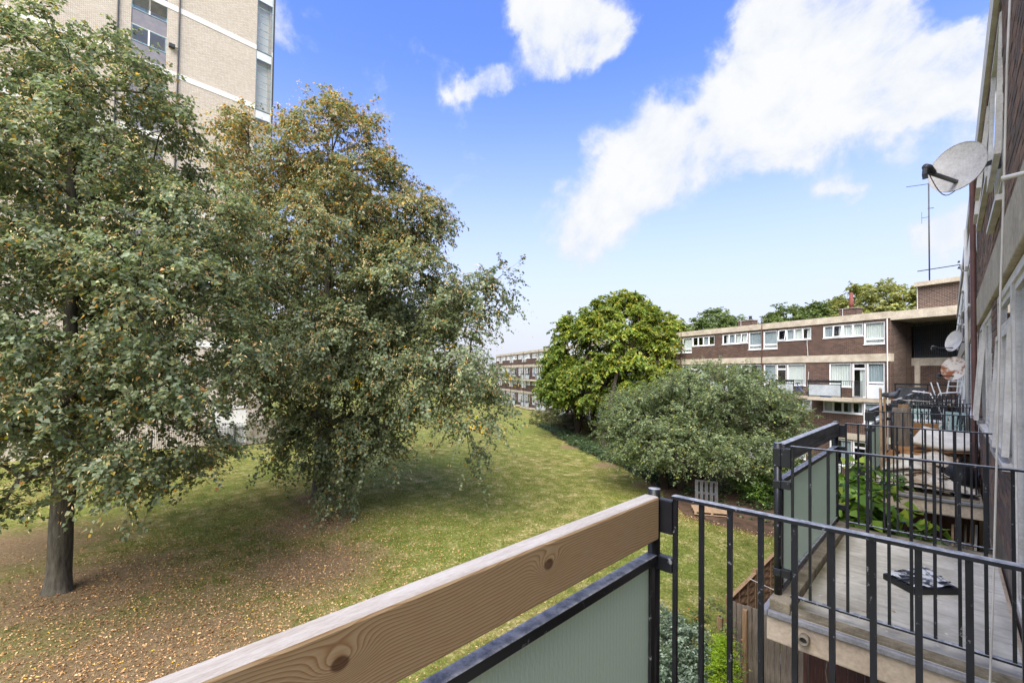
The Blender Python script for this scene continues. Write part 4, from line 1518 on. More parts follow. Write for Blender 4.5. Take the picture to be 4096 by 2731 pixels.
for i, (xx, yy, lab) in enumerate(((-2.8, -.9, 'small white topped planter stand on the gallery roof, furthest from our wall'), (-3.25, -.7, 'small white topped planter stand on the gallery roof, middle one'), (-3.62, -.8, 'small white topped planter stand on the gallery roof, nearest our wall'))):
    s = thing('planter_stand', lab, 'planter', fl(xx, yy, 10.502), group='planter stands on the gallery roof')
    MB().lathe([(0.0, .52), (.24, .47), (.24, .45), (.0, .46)], 10).build('top', 'panel_white', s)
    m = MB()
    for a in (0, 1.57, 3.14, 4.71):
        m.tube([(.12 * math.cos(a), .12 * math.sin(a), 0), (.12 * math.cos(a), .12 * math.sin(a), .46)], .012, 5)
    m.build('leg', 'panel_white', s)
    MB().lathe([(.06, 0), (.09, .22), (.10, .22), (.08, .2), (.0, .2)], 10).build('pot', 'concrete_white', s)
    rng = np.random.default_rng(90 + i)
    Lv = Leaves()
    spray(rng, Lv, np.array([[0, 0, .26], [.1, .1, .2]]) + .0, np.array([[0, 0, 1.], [.5, .5, .5]]), 6, 7, .2, .08, .05, [(1, (130, 146, 60)), (1, (180, 170, 60))])
    Lv.build('plant', 'leaf', s)

# ---------------------------------------------------------------- the tower
tw = thing('tower_block', 'tall cream brick tower with white floor bands behind the left tree', 'tower', (-46, 0, 0), -math.pi / 2)
XL, XR, TOP = 13.0, -14.53, 56.0
wx0, wx1 = -6.42, -4.17          # window column
bx0, bx1 = -14.40, -13.05        # glazed corner column
MOD, ZB = 5.54, 30.62
holes = [(wx0, wx1, 6, TOP - 1), (bx0, bx1, 6, TOP - 1)]
m = MB()
lv = []
z = ZB - MOD * 5
while z < TOP:
    lv.append(z)
    z += MOD
prev = 0.0
for z in lv + [TOP]:
    if z - prev > .5:
        wall_holes(m, XR, XL, prev, z, -.35, 0, holes)
    prev = z + .45
m.build('wall', 'brick_cream', tw)
m = MB()
for z in lv:
    wall_holes(m, XR - .02, XL, z, z + .45, -.35, .03, [(bx0, bx1, 0, TOP)])
m.build('floor_band', 'concrete_white', tw)
MB().box(XR + .002, -16, 0, XL, -15.7, TOP).build('rear_wall', 'brick_cream', tw)
MB().box(XR, -15.7, 0, XR + .3, -.36, TOP).build('flank_wall', 'brick_cream', tw)
MB().box(XR + .3, -15.7, TOP - .4, XL, -.36, TOP).build('roof', 'roof_felt', tw)
m = MB().box(wx0 - .3, -2.0, 6, wx1 + .3, -1.9, TOP)
m.box(bx0 - .1, -.75, 6, bx1 + .3, -.65, TOP)
m.build('interior', 'concrete_white', tw)
for z in lv:
    if z < 11 or z > 48:
        continue
    # glazed stair column: two storeys between bands
    for st in range(2):
        zb = z + .45 + st * (MOD - .45) / 2
        hh = (MOD - .45) / 2
        lights = [(0, .5, .50, .98), (.5, 1, .50, .98)]
        w = window(tw, wx0, wx1, zb + hh * .5, zb + hh, [(0, .5, 0, 1), (.5, 1, 0, 1)], y=-.06, fw=.05, sw=.04, curtain=.35, mat='blue_frame', sill=False, seed=int(z * 10) + st)
        w['label'] = 'blue framed tower window'
        MB().box(wx0 + .02, -.09, zb + .03, wx1 - .02, -.05, zb + hh * .49).build('spandrel_panel', 'spandrel_grey', tw)
        m = MB()
        m.box(wx0, -.085, zb, wx1, -.02, zb + .03)
        m.box(wx0 + (wx1 - wx0) * .48, -.045, zb + hh * .5, wx0 + (wx1 - wx0) * .53, .0, zb + hh)
        m.build('mullion', 'concrete_white', tw)
    lm = MB()
    for q in range(9):
        lm.obox(((wx0 + wx1) / 2, .0, z - .9 + q * .1), (wx1 - wx0 - .08, .07, .018), (.6, 0, 0))
    lm.build('louvre', 'concrete_soffit', tw)
    # glazed corner: six glass rows over a solid upstand, twice per module
    for st in range(1):
        zb, hh = z + .10, MOD - .10
        MB().box(bx0 + .01, -.08, zb + hh - .75, bx1 - .01, -.03, zb + hh - .02).build('infill_panel', 'panel_white', tw)
        MB().box(bx0 + .01, -.64, zb - .2, bx1 - .01, -.1, zb + .02).build('balcony_floor', 'concrete_soffit', tw)
        fm = MB()
        rows = 7
        for q in range(rows + 1):
            zz = zb + (hh - .77) * q / rows
            fm.box(bx0, -.07, zz, bx1, -.03, zz + .04)
            if q < rows:
                MB().box(bx0 + .04, -.052, zz + .04, bx1 - .04, -.044, zb + (hh - .77) * (q + 1) / rows).build('pane', 'glass_tower', tw)
        for xx in (bx0, bx1 - .05):
            fm.box(xx, -.075, zb, xx + .05, -.025, zb + hh)
        fm.build('glazing_frame', 'blue_frame', tw)
MB().tube([(-7.2, .09, 4), (-7.2, .09, TOP)], .06, 8).build('downpipe', 'plastic_grey', tw, smooth=True)
MB().tube([(-3.37, .09, 4), (-3.37, .09, TOP)], .06, 8).build('downpipe', 'plastic_grey', tw, smooth=True)
MB().box(XR - .02, -.30, 0, XR + .10, .12, TOP).build('corner_trim', 'plastic_grey', tw)
MB().box(-6.95, .001, 32.95, -6.55, .3, 33.2).build('vent_box', 'plastic_grey', tw)
MB().tube([(-7.2, .1, 33.05), (-6.9, .15, 33.08)], .03, 6).build('vent_pipe', 'plastic_grey', tw)

# low white wall and hoop-topped fence at the foot of the tower
w = thing('garden_wall', 'low white rendered wall behind the black fence below the tower', 'wall', (-44.7, 11.4, 0))
MB().box(-.15, -1.5, 0, .15, 1.2, 3.1).build('wall', 'render_white', w)
MB().box(-.15, 1.201, 0, .15, 5.0, 2.1).build('low_wall', 'concrete_grey', w)
MB().box(-.18, -1.52, 3.101, .18, 1.22, 3.18).build('coping', 'concrete_grey', w)
fe = thing('hoop_fence', 'black hoop topped metal fence seen below the two limes', 'fence', (-43.4, 3, 0), .12)
m = MB()
for i in range(150):
    m.box(-.012, i * .12 - .012, .06, .012, i * .12 + .012, 1.75)
m.build('fence_bars', 'paint_black', fe)
m = MB().box(-.02, 0, .12, .02, 18, .16)
m.box(-.02, 0, 1.5, .02, 18, 1.54)
m.build('fence_rail', 'paint_black', fe)
pm = MB().box(-.04, -.04, 0, .04, .04, 1.85).mesh('post', 'paint_black')
for i in range(7):
    inst('post', pm, fe, (0, i * 2.9 + .06, 0))
MB().obox((0, 7.4, .06), (.05, .9, .05), (0, 0, .2)).build('red_strip', 'red_paint', fe)
print('blocks')

# ------------------------------------------------------------------ our own block, seen along its face
WX = .33
own = thing('flats_block', 'dark brick flats whose face runs close by along the right edge', 'building', (WX, 0, 0), math.pi / 2)
YE = 34.2
low = [(3.3, 5.05, 4.84, 7.28, 'door'), (5.05, 6.42, 5.85, 7.28, 'open'), (7.1, 9.4, 5.9, 7.28, 'pair')]
upp = [(5.4, 6.6, 8.0, 9.6, 'big'), (6.62, 9.0, 8.6, 9.6, 'small')]
for x in (10.9, 15.4, 20.0, 24.6, 29.2):
    low += [(x - .5, x + 1.1, 4.84, 7.28, 'door'), (x + 1.5, x + 3.4, 5.8, 7.28, 'pair')]
    upp += [(x - .5, x + 1.9, 8.6, 9.6, 'small'), (x + 1.92, x + 3.1, 8.0, 9.6, 'big')]
XN = 10.2       # bricks are built one by one up to here, the texture takes over beyond
m = MB()
wall_holes(m, -3, XN, 4.6, 7.30, -.3, -.012, low)
wall_holes(m, -3, XN, 7.71, 9.75, -.3, -.012, upp)
wall = m.build('wall', 'mortar', own)
m = MB()
wall_holes(m, XN, YE, 4.6, 7.30, -.3, 0, low)
wall_holes(m, XN, YE, 7.71, 9.75, -.3, 0, upp)
wall_holes(m, -3, YE, 0, 4.6, -.3, -.001, [(k * 4.6 + 5.2, k * 4.6 + 6.6, .1, 2.3) for k in range(6)])
m.build('far_wall', 'brick_dark', own)
MB().box(-3, -.3, 7.30, YE, .03, 7.71).build('concrete_band', 'concrete_cream', own, bevel=.01)
MB().box(-3, -.3, 9.75, YE, .035, 10.02).build('fascia', 'upvc_worn', own)
MB().box(-3, -8.5, 9.9, YE, -.302, 9.99).build('roof', 'roof_felt', own)
m = MB().box(-3, -1.9, 0, YE, -1.85, 9.9)
for z in (2.4, 4.7, 7.5):
    m.box(-3, -1.85, z - .08, YE, -.302, z + .08)
for x in (6.75, 9.8, 14, 18.5, 23, 28, 33):
    m.box(x - .05, -1.85, 0.02, x + .05, -.31, 9.7)
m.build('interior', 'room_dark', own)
MB().box(YE - .2, -8.5, 0, YE, -.31, 9.89).build('gable_wall', 'brick_dark', own)
MB().box(-3, -8.7, 0, YE, -8.51, 9.89).build('rear_wall', 'brick_dark', own)
r = random.Random(12)
for k, (a, b, z0, z1, kind) in enumerate(low + upp):
    near = a < 10
    wm = 'upvc_worn' if near else 'upvc'
    if kind == 'door':
        window(own, a, b, z0, z1, [(0, .52, .34, 1), (.52, 1, 0, 1), (0, .52, 0, .34)], curtain=.6, mat=wm, fw=.065, sw=.055, sill=False, seed=500 + k, opens=[], y=-.042)
    elif kind == 'open':
        window(own, a, b, z0, z1, [(0, .5, 0, .78), (.5, 1, 0, .78), (0, 1, .78, 1)], curtain=.5, mat=wm, fw=.06, sw=.05, seed=500 + k, opens=[(1, .06), (0, .04)], y=-.042)
        MB().box(a, -.12, 4.84, b, -.05, z0 - .04).build('infill_panel', 'upvc_worn', own)
    elif kind == 'pair':
        window(own, a, b, z0, z1, [(0, .33, 0, 1), (.33, .66, 0, 1), (.66, 1, 0, 1)], curtain=.6, mat=wm, fw=.055, sw=.045, seed=500 + k, opens=[(2, .07)] if near else ([(0, .06)] if k % 3 == 0 else []), y=-.042)
    elif kind == 'big':
        window(own, a, b, z0, z1, [(0, 1, 0, .2), (0, 1, .2, 1)], curtain=.8, mat=wm, seed=500 + k, opens=[(1, .035)] if near else ([(1, .05)] if k % 2 else []), y=-.042)
    else:
        window(own, a, b, z0, z1, [(q / 4, (q + 1) / 4, 0, 1) for q in range(4)], curtain=.5, mat=wm, seed=500 + k, opens=[(1, .10), (3, .08)] if near else ([(k % 4, .10)]), y=-.042)
# single bricks
bm_ = [MB().box(-.5, -.5, -.5, .5, .5, .5).mesh('brick', 'brick_%d' % i) for i in range(4)]
todo = []
for (z0, z1, hs) in ((4.6, 7.30, low), (7.71, 9.75, upp)):
    row = 0
    z = z0 + .005
    while z + .065 <= z1 + .02:
        iv = [(3.85, XN)]
        for h in hs:
            if h[2] < z + .06 and h[3] > z + .005:
                nv = []
                for (a, b) in iv:
                    if h[1] <= a or h[0] >= b:
                        nv.append((a, b))
                    else:
                        if h[0] > a:
                            nv.append((a, h[0]))
                        if h[1] < b:
                            nv.append((h[1], b))
                iv = nv
        for (a, b) in iv:
            x = 3.6 + (row % 2) * .1125
            while x < b:
                u0, u1 = max(x, a) + .005, min(x + .215, b - .002)
                if u1 - u0 > .03:
                    todo.append((u0, u1, z, min(z + .065, z1 - .002)))
                x += .225
        z += .075
        row += 1
vis = [q for q in todo if q[2] > 5.0]
vis.sort(key=lambda q: (q[0] - 2.5) ** 2 + (q[2] - 8.2) ** 2 * (1 if q[2] > 7.3 else .35))
for q in vis[:300]:
    j = r.uniform(-.002, .003)
    inst('brick', bm_[r.choice([0, 0, 1, 2, 2, 3])], wall, ((q[0] + q[1]) / 2, -.012 + j, (q[2] + q[3]) / 2), (r.uniform(-.01, .01), 0, r.uniform(-.006, .006)), (q[1] - q[0], .024, q[3] - q[2]))
mats4 = [MB() for _ in range(1)]
m = MB()
for q in vis[300:]:
    j = r.uniform(-.002, .003)
    m.box(q[0], -.024 + j, q[2], q[1], j, q[3])
o = m.build('brick_field', 'brick_0', wall)
o['kind'] = 'stuff'
for i in range(1, 4):
    o.data.materials.append(M['brick_%d' % i])
for p in o.data.polygons:
    p.material_index = (p.index // 6 * 2654435761 >> 7) % 4
# pipes and cables on the face
MB().tube([(9.75, .06, .2), (9.75, .06, 9.7)], .034, 10).build('downpipe', 'pipe_brown', own, smooth=True)
MB().tube([(10.5, .05, 5), (10.45, .05, 7), (10.5, .05, 9.6)], .012, 6).build('cable', 'plastic_grey', own)
MB().tube([(13.6, .06, 4.8), (13.6, .06, 9.7)], .03, 8).build('downpipe', 'pipe_white', own, smooth=True)
pz = hit(4005, 715, 'Y', 3.1)
MB().tube([(3.1, -.05, pz[2] + .012), (3.1, WX - pz[0], pz[2])], .011, 10).build('overflow_pipe', 'pipe_white', own, smooth=True)
cb = [hit(px, py, 'Y', 3.12) for px, py in ((4045, -120), (4028, 250), (4018, 640), (4008, 1000), (4001, 1190), (3991, 1700), (3985, 1900), (3972, 2400), (3960, 2725), (3957, 2900))]
o = MB().tube([tuple(p) for p in cb], .0048, 6).build('hanging_cable', 'cable_white', smooth=True)
tag(o, 'loose white cable hanging down the whole height at the right edge', 'cable')

# ------------------------------------------------------------------ balconies of our block
BX, FL = -.926, 4.82
bar_me = MB().box(-.0085, -.0085, 0, .0085, .0085, 1.07).mesh('bar', 'paint_black')
post_me = MB().tube([(0, 0, 0), (0, 0, 1.21)], .026, 14).mesh('post', 'paint_black', True)
post_me.materials.append(M['paint_bleached_skylit'])
for p in post_me.polygons:
    if p.normal.z > .7:
        p.material_index = 1


def side_rail(b, y, flip=1, n=11):
    """perpendicular railing at Y = y; flip = +1 when its outer side looks to +Y"""
    o = MB().box(-.842, y - .019, 5.985, .325, y + .019, 5.997).build('top_rail', 'paint_black', b)
    two_tone(o, 'paint_bleached_skylit')
    o = MB().box(-.842, y - .019, 4.905, .30, y + .019, 4.917).build('bottom_rail', 'paint_black', b)
    two_tone(o, 'paint_bleached_skylit')
    for k in range(n):
        x = -.831 + .1085 * k
        if x < .30:
            inst('bar', bar_me, b, (x, y, 4.917), scale=(1, 1, .998))
    for z0, z1 in ((5.835, 5.975), (5.675, 5.735), (5.03, 5.09)):
        MB().box(-.905, y - .020, z0, -.838, y + .016, z1).build('bracket', 'paint_black', b, bevel=.004)
        MB().box(BX - .029, y - .029, z0 + .001, -.900, y + .029, z1 - .001).build('clamp', 'paint_black', b, bevel=.006)


def balcony(name, label, y0, y1, rail, near=True, far=True, floor='slab_floor', group='balconies along our block', own_rail=False):
    b = thing(name, label, 'balcony', (0, 0, 0), group=group)
    MB().box(-.97, y0 - .13, 4.60, WX - .002, y1 + .08, 4.80).build('slab', 'slab_paint', b, bevel=.012)
    MB().box(-.82, y0 - .12, 4.802, WX - .03, y1 + .05, 4.822).build('floor_screed', floor, b)
    m = MB().box(-1.0, y0 - .16, 4.781, -.955, y1 + .10, 4.823)
    m.box(-.955, y0 - .16, 4.781, WX - .004, y0 - .122, 4.823)
    m.build('flashing', 'flashing_lead', b, bevel=.008)
    MB().box(-.953, y0 - .12, 4.80, -.822, y1 + .06, 4.895).build('kerb', 'kerb_stone', b, bevel=.008)
    m = MB().box(-.820, y0 - .118, 4.80, WX - .04, y0 - .02, 4.845)
    m.build('kerb', 'kerb_stone', b, bevel=.006)
    MB().box(-.820, y1 - .06, 4.80, WX - .04, y1 + .04, 4.86).build('kerb', 'kerb_stone', b, bevel=.006)
    for y in ([y0] if near else []) + ([y1] if far else []):
        inst('post', post_me, b, (BX, y, 4.80))
    if near:
        side_rail(b, y0, -1)
    if far:
        side_rail(b, y1, 1)
    ya, yb = y0 + .035, y1 - .035
    if own_rail:
        o = MB().box(-.033, ya, -.09, .033, yb, .09).build('wooden_rail', 'timber_rail', b, bevel=.009, loc=(-.918, 0, 5.90))
        two_tone(o, 'timber_rail_top')
    else:
        o = MB().box(-.03, ya, -.075, .03, yb, .075).build('wooden_rail', 'timber_black', b, bevel=.006, loc=(-.918, 0, 5.925))
        two_tone(o, 'paint_bleached_skylit')
    m = MB()
    m.box(-.945, ya - .005, 5.705, -.895, yb + .005, 5.74)
    m.box(-.940, ya, 4.93, -.90, yb, 4.96)
    m.box(-.938, ya, 4.96, -.902, ya + .035, 5.705)
    m.box(-.938, yb - .035, 4.96, -.902, yb, 5.705)
    p = m.build('panel_frame', 'paint_black', b, bevel=.003)
    two_tone(p, 'paint_bleached_skylit')
    MB().box(-.925, ya + .034, 4.958, -.915, yb - .034, 5.707).build('glass_panel', 'glass_obscure', b)
    return b


bA = balcony('balcony', 'nearest balcony with new pine handrail, frosted panel and black railings', -1.4, 1.86, 'pine', near=False, own_rail=True)
bB = balcony('balcony', 'second balcony with black stained handrail and a bare screed floor', 3.83, 6.22, 'black', floor='slab_stained')
bC = balcony('balcony', 'third balcony along, piled with rubbish', 8.95, 11.6, 'black')
bD = balcony('balcony', 'fourth balcony along, with pale green chairs and artificial grass', 13.3, 15.9, 'black', floor='astro_turf')
bE = balcony('balcony', 'fifth balcony along, behind the one with pale green chairs', 18.0, 20.6, 'black')
bF = balcony('balcony', 'sixth balcony along, last before the corner gallery', 22.7, 25.3, 'black')
# drain spout in the slab edge
m = MB().lathe([(.020, -.01), (.033, -.01), (.033, .06), (.024, .06), (.020, .05), (.020, -.01)], 16, Matrix.Rotation(math.pi / 2, 3, 'X'), (-.73, 3.70, 4.705))
m.build('drain_spout', 'concrete_grey', bB, smooth=True)
MB().lathe([(.0, .0), (.021, .0)], 16, Matrix.Rotation(math.pi / 2, 3, 'X'), (-.73, 3.665, 4.705)).build('drain_hole', 'room_dark', bB)

# ------------------------------------------------------------------ things on the balconies
# flat package in torn black and clear film
P = [hit(3000 + a / 1.386, 1600 + b / 1.386, 'Z', 4.83) for a, b in ((735, 985), (905, 1075), (1165, 1075), (970, 945))]
pk = thing('wrapped_package', 'flat package in black and clear plastic film lying on the second balcony floor', 'package', (0, 0, 0))
q = [(p[0], p[1]) for p in P]
MB().prism(q, 4.823, 4.872).build('board', 'black_sack', pk, bevel=.008)
cx, cy = np.mean(q, 0)
rr = random.Random(5)


def film(u, v):
    a = np.array(q[0]) * (1 - u) * (1 - v) + np.array(q[1]) * u * (1 - v) + np.array(q[2]) * u * v + np.array(q[3]) * (1 - u) * v
    a = np.array([cx, cy]) + (a - np.array([cx, cy])) * .9
    return (a[0], a[1], 4.876 + .012 * rr.random() + .012 * math.sin(u * 7) * math.sin(v * 9))


MB().sheet(film, 12, 12).build('printed_film', 'film_print', pk)
m = MB()
for k in range(3):
    a = np.array(q[0]) * (1 - (k + 1) / 4) + np.array(q[1]) * (k + 1) / 4
    b2 = np.array(q[3]) * (1 - (k + 1) / 4) + np.array(q[2]) * (k + 1) / 4
    m.bar((a[0], a[1], 4.878), (b2[0], b2[1], 4.878), .012, .004)
m.build('strap', 'black_sack', pk)
for i, (x, y, s) in enumerate(((-.45, 4.15, .02), (-.62, 4.6, .016), (-.3, 4.3, .014), (-.55, 5.4, .02))):
    tag(MB().obox((x, y, 4.827), (s * 1.6, s, .004), (0, 0, i)).build('paper_scrap', 'soaked_paper'), ['pale paper scrap on the second balcony floor nearest the railing', 'pale paper scrap on the second balcony floor by the kerb', 'small pale paper scrap near the middle of the bare balcony floor', 'pale paper scrap beyond the wrapped package'][i], 'scrap', 'paper scraps on the bare balcony')


def lumpy(fn, nu, nv, name, mat, parent, solid=.012):
    return MB().sheet(fn, nu, nv).build(name, mat, parent, smooth=True, solid=solid)


def crumple(seed):
    g = np.random.default_rng(seed)
    F = g.uniform(3, 13, (7, 2))
    ph = g.uniform(0, 6.28, 7)
    A = 1 / np.linalg.norm(F, axis=1)
    return lambda u, v: sum(A[i] * abs(math.sin(F[i][0] * u + F[i][1] * v + ph[i])) for i in range(7))


# rubbish on the third balcony
hp = thing('paper_heap', 'heap of soaked white paper and torn board on the third balcony', 'rubbish', (0, 0, FL))
for k, (x0, x1, y0, y1, z0, h) in enumerate(((-.80, .18, 9.0, 9.75, .02, .32), (-.78, -.1, 9.25, 10.1, .16, .40), (-.5, .15, 9.5, 10.3, .2, .42), (-.82, .0, 8.98, 9.35, .03, .16), (-.3, .28, 9.02, 9.5, .03, .18))):
    c = crumple(200 + k)
    lumpy(lambda u, v: (x0 + (x1 - x0) * u, y0 + (y1 - y0) * v, z0 + h * (.25 + .75 * math.sin(math.pi * (.12 + .7 * v))) * math.sin(math.pi * (.1 + .8 * u)) ** .6 * (.55 + .5 * c(u, v))), 22, 22, 'soaked_sheet', 'soaked_paper', hp)
g = random.Random(8)
for k in range(26):
    x, y = g.uniform(-.8, .1), g.uniform(8.98, 9.6)
    MB().obox((x, y, .08 + .3 * (y - 8.95) + g.uniform(0, .08)), (g.uniform(.06, .22), g.uniform(.05, .16), .006), (g.uniform(-.5, .5), g.uniform(-.5, .5), g.uniform(0, 3))).build('torn_board', g.choice(['soaked_paper', 'soaked_paper', 'mattress_cloth', 'cardboard']), hp)


def at_y(cx_, cy_, Y):
    """point of crop (3450,1480,x2.75) at depth plane Y"""
    return hit(3450 + cx_ / 2.75, 1480 + cy_ / 2.75, 'Y', Y)


a, b2, c3 = at_y(540, 790, 10.0), at_y(1320, 850, 10.0), at_y(700, 700, 11.0)
a0z = c3[2] - .15
mt = thing('mattress', 'thin white topped mattress lying over cardboard on the third balcony', 'mattress')
c = crumple(31)
x0, x1, z0 = a[0], b2[0] - .02, FL + .68
lumpy(lambda u, v: (x0 + (x1 - x0) * u + .12 * v, 9.9 + 1.1 * v, z0 + .0 - .04 * u + .015 * c(u, v) + (c3[2] - a0z) * v - .05 * math.sin(u * 3.1)), 18, 14, 'cover', 'mattress_cloth', mt, solid=.06)
lumpy(lambda u, v: (x0 + .03 + (x1 - x0 - .03) * u + .12 * v, 9.92 + 1.08 * v, z0 - .075 - .045 * u + .02 * c(u, v) + (c3[2] - a0z) * v - .05 * math.sin(u * 3.1)), 12, 10, 'underside', 'cardboard', mt, solid=.02)
bxs = thing('cardboard_pile', 'brown cardboard and broken drawers under the mattress', 'cardboard', (0, 0, FL))
for k, (x0_, x1_, y0_, y1_, zz, hh, mt_) in enumerate(((-.62, .12, 9.95, 10.7, .33, .14, 'cardboard'), (-.7, .25, 10.0, 10.9, .49, .04, 'cardboard'), (-.78, -.2, 9.9, 10.5, .30, .10, 'cardboard'), (-.05, .3, 10.1, 10.9, .30, .2, 'timber_lap'), (-.6, .25, 10.1, 11, .003, .34, 'black_sack'))):
    MB().obox(((x0_ + x1_) / 2, (y0_ + y1_) / 2, zz + hh / 2), (x1_ - x0_, y1_ - y0_, hh), (g.uniform(-.06, .06) if k < 4 else 0, g.uniform(-.08, .08) if k < 4 else 0, g.uniform(-.12, .12))).build('box', mt_, bxs, bevel=.006)
for k in range(4):
    MB().bar((-.1 + .08 * k, 9.85, .54 - .10 * k), (.3, 10.3 + .1 * k, .36 - .08 * k), .03, .012).build('slat', 'pallet_pine', bxs)
sk = thing('rubbish_sack', 'black plastic rubbish sack against the wall of the third balcony', 'sack', (0, 0, FL))
c = crumple(55)
MB().sheet(lambda u, v: (.10 + (.20 - .03 * c(u, v)) * math.sin(math.pi * v) * math.cos(2 * math.pi * u), 9.5 + (.36 - .05 * c(v, u)) * math.sin(math.pi * v) * math.sin(2 * math.pi * u), .22 - (.22 - .02 * c(u, v)) * math.cos(math.pi * v)), 22, 14).build('bag', 'black_sack', sk, smooth=True)
MB().tube([(.10, 9.5, .41), (.11, 9.5, .47), (.13, 9.51, .51)], [.03, .018, .05], 8).build('knot', 'black_sack', sk)
pl = thing('leaning_plank', 'rough timber plank standing upright at the third balcony glass panel', 'plank')
MB().bar((-.80, 9.55, FL + .09), (-.845, 9.9, FL + 1.5), .12, .03, (1, 0, 0)).build('board', 'pallet_pine', pl)
MB().bar((-.76, 9.62, FL + .09), (-.80, 10.0, FL + 1.35), .05, .03, (1, 0, 0)).build('batten', 'timber_post', pl)
cl = thing('hanging_cloth', 'grey cloth hanging behind the leaning plank', 'cloth')
c = crumple(77)
lumpy(lambda u, v: (-.74 + .24 * u + .03 * c(u, v), 10.45 + .05 * c(v, u), FL + .12 + 1.05 * v), 10, 14, 'cloth', 'timber_grey', cl, .01)
cb_ = thing('cardboard_sheet', 'tall torn cardboard sheet standing at the back of the rubbish', 'cardboard')
MB().obox((-.36, 11.25, FL + .62), (.42, .02, .5), (.12, 0, .06)).build('sheet', 'cardboard', cb_)
MB().obox((-.62, 11.35, FL + .62), (.16, .02, 1.15), (.08, 0, -.1)).build('strip', 'timber_post', cb_)
# terracotta pot on the far corner, pigeon on the next post
pt = thing('flower_pot', 'terracotta flower pot hung beside the third balcony post', 'pot', (-.70, 11.6, 6.0 - .28))
MB().lathe([(.0, 0), (.06, 0), (.085, .17), (.098, .17), (.098, .21), (.085, .21), (.08, .18), (.0, .17)], 14).build('pot', 'terracotta', pt, smooth=True)
MB().lathe([(.100, .175), (.104, .175), (.104, .20), (.100, .20)], 14).build('hanging_ring', 'plastic_grey', pt)
MB().bar((-.0, -.1, .19), (-.0, .05, .27), .01).build('hook', 'plastic_grey', pt)
# pigeon: one continuous body with folded wings, tail, head and beak
pg = thing('pigeon', 'grey pigeon perched on the corner post of the fourth balcony', 'bird', (BX, 13.32, 6.0), R(-35))
pg.scale = (1.2, 1.3, 1.3)
m = MB()
body = [(-.20, .060, .012, .006), (-.15, .066, .030, .012), (-.09, .078, .045, .032), (-.03, .090, .058, .050), (.03, .100, .060, .058), (.075, .115, .050, .050), (.105, .145, .034, .034), (.118, .172, .026, .028), (.128, .192, .025, .026), (.145, .198, .018, .020), (.160, .195, .007, .007), (.176, .188, .002, .002)]
for (x, z, ry, rz) in body:
    for j in range(12):
        a_ = 2 * math.pi * j / 12
        m.v.append((x, ry * math.cos(a_), z + rz * math.sin(a_)))
for i in range(len(body) - 1):
    for j in range(12):
        m.f.append((i * 12 + j, i * 12 + (j + 1) % 12, (i + 1) * 12 + (j + 1) % 12, (i + 1) * 12 + j))
m.build('body', 'feather', pg, smooth=True)
for s_ in (-1, 1):
    MB().sheet(lambda u, v: (-.21 + .27 * u, s_ * (.012 + .052 * math.sin(math.pi * min(1, .15 + .85 * u)) ** .7 + .004), .055 + .07 * v * math.sin(math.pi * (.08 + .84 * u)) + .03 * u), 8, 4).build('wing', 'plastic_grey', pg, smooth=True, solid=.006)
    MB().tube([(.02, s_ * .02, .05), (.025, s_ * .022, .0), (.05, s_ * .026, .003)], .005, 5).build('leg', 'terracotta', pg)
# washing rope round the fourth balcony rail
o = MB().tube([(-.92, 13.27, 6.02), (-.82, 13.26, 6.05), (-.70, 13.25, 6.02), (-.6, 13.27, 6.03), (-.3, 13.28, 6.01)], .008, 6).build('washing_line', 'cable_white', smooth=True)
tag(o, 'cream cord tied along the fourth balcony rail', 'cord')


def plastic_chair(label, loc, rz, mat='resin_green'):
    c = thing('garden_chair', label, 'chair', loc, rz, group='pale green garden chairs')
    MB().box(-.23, -.22, .40, .23, .24, .43).build('seat', mat, c, bevel=.01)
    m = MB()
    for k in range(5):
        m.obox((-.18 + .09 * k, -.27, .66), (.05, .02, .42), (.18, 0, 0))
    m.obox((0, -.305, .88), (.46, .03, .06), (.18, 0, 0))
    m.build('backrest', mat, c)
    for x in (-.21, .21):
        for y in (-.2, .2):
            MB().bar((x * 1.08, y * 1.1, 0), (x, y, .40), .04).build('leg', mat, c)
        MB().bar((x * 1.12, -.26, .64), (x * 1.12, .22, .62), .045, .025).build('armrest', mat, c)
        MB().bar((x * 1.1, .2, .42), (x * 1.12, .21, .62), .035).build('arm_support', mat, c)
    return c


plastic_chair('pale green plastic chair on the fourth balcony, facing the railing', (-.05, 14.5, FL + .003), 2.6)
plastic_chair('pale green plastic chair at the back of the fourth balcony', (-.45, 15.3, FL + .003), 3.5)
tb = thing('folding_table', 'small white slatted table on the fourth balcony', 'table', (-.42, 14.2, FL + .003), .2)
for k in range(6):
    MB().box(-.3 + k * .10, -.25, .70, -.21 + k * .10, .25, .72).build('slat', 'upvc', tb)
for s_ in (-1, 1):
    MB().bar((-.27, s_ * .22, 0), (.27, s_ * .22, .70), .03).build('leg', 'upvc', tb)
    MB().bar((.27, s_ * .19, 0), (-.27, s_ * .19, .70), .03).build('leg', 'upvc', tb)
o = MB().lathe([(.0, 0), (.13, 0), (.16, .22), (.17, .22), (.16, .2), (.13, .02), (.0, .02)], 16, c=(.12, 13.75, FL + .003)).build('orange_tub', 'orange_plastic', smooth=True)
tag(o, 'orange plastic tub on the fourth balcony floor by the wall', 'tub')
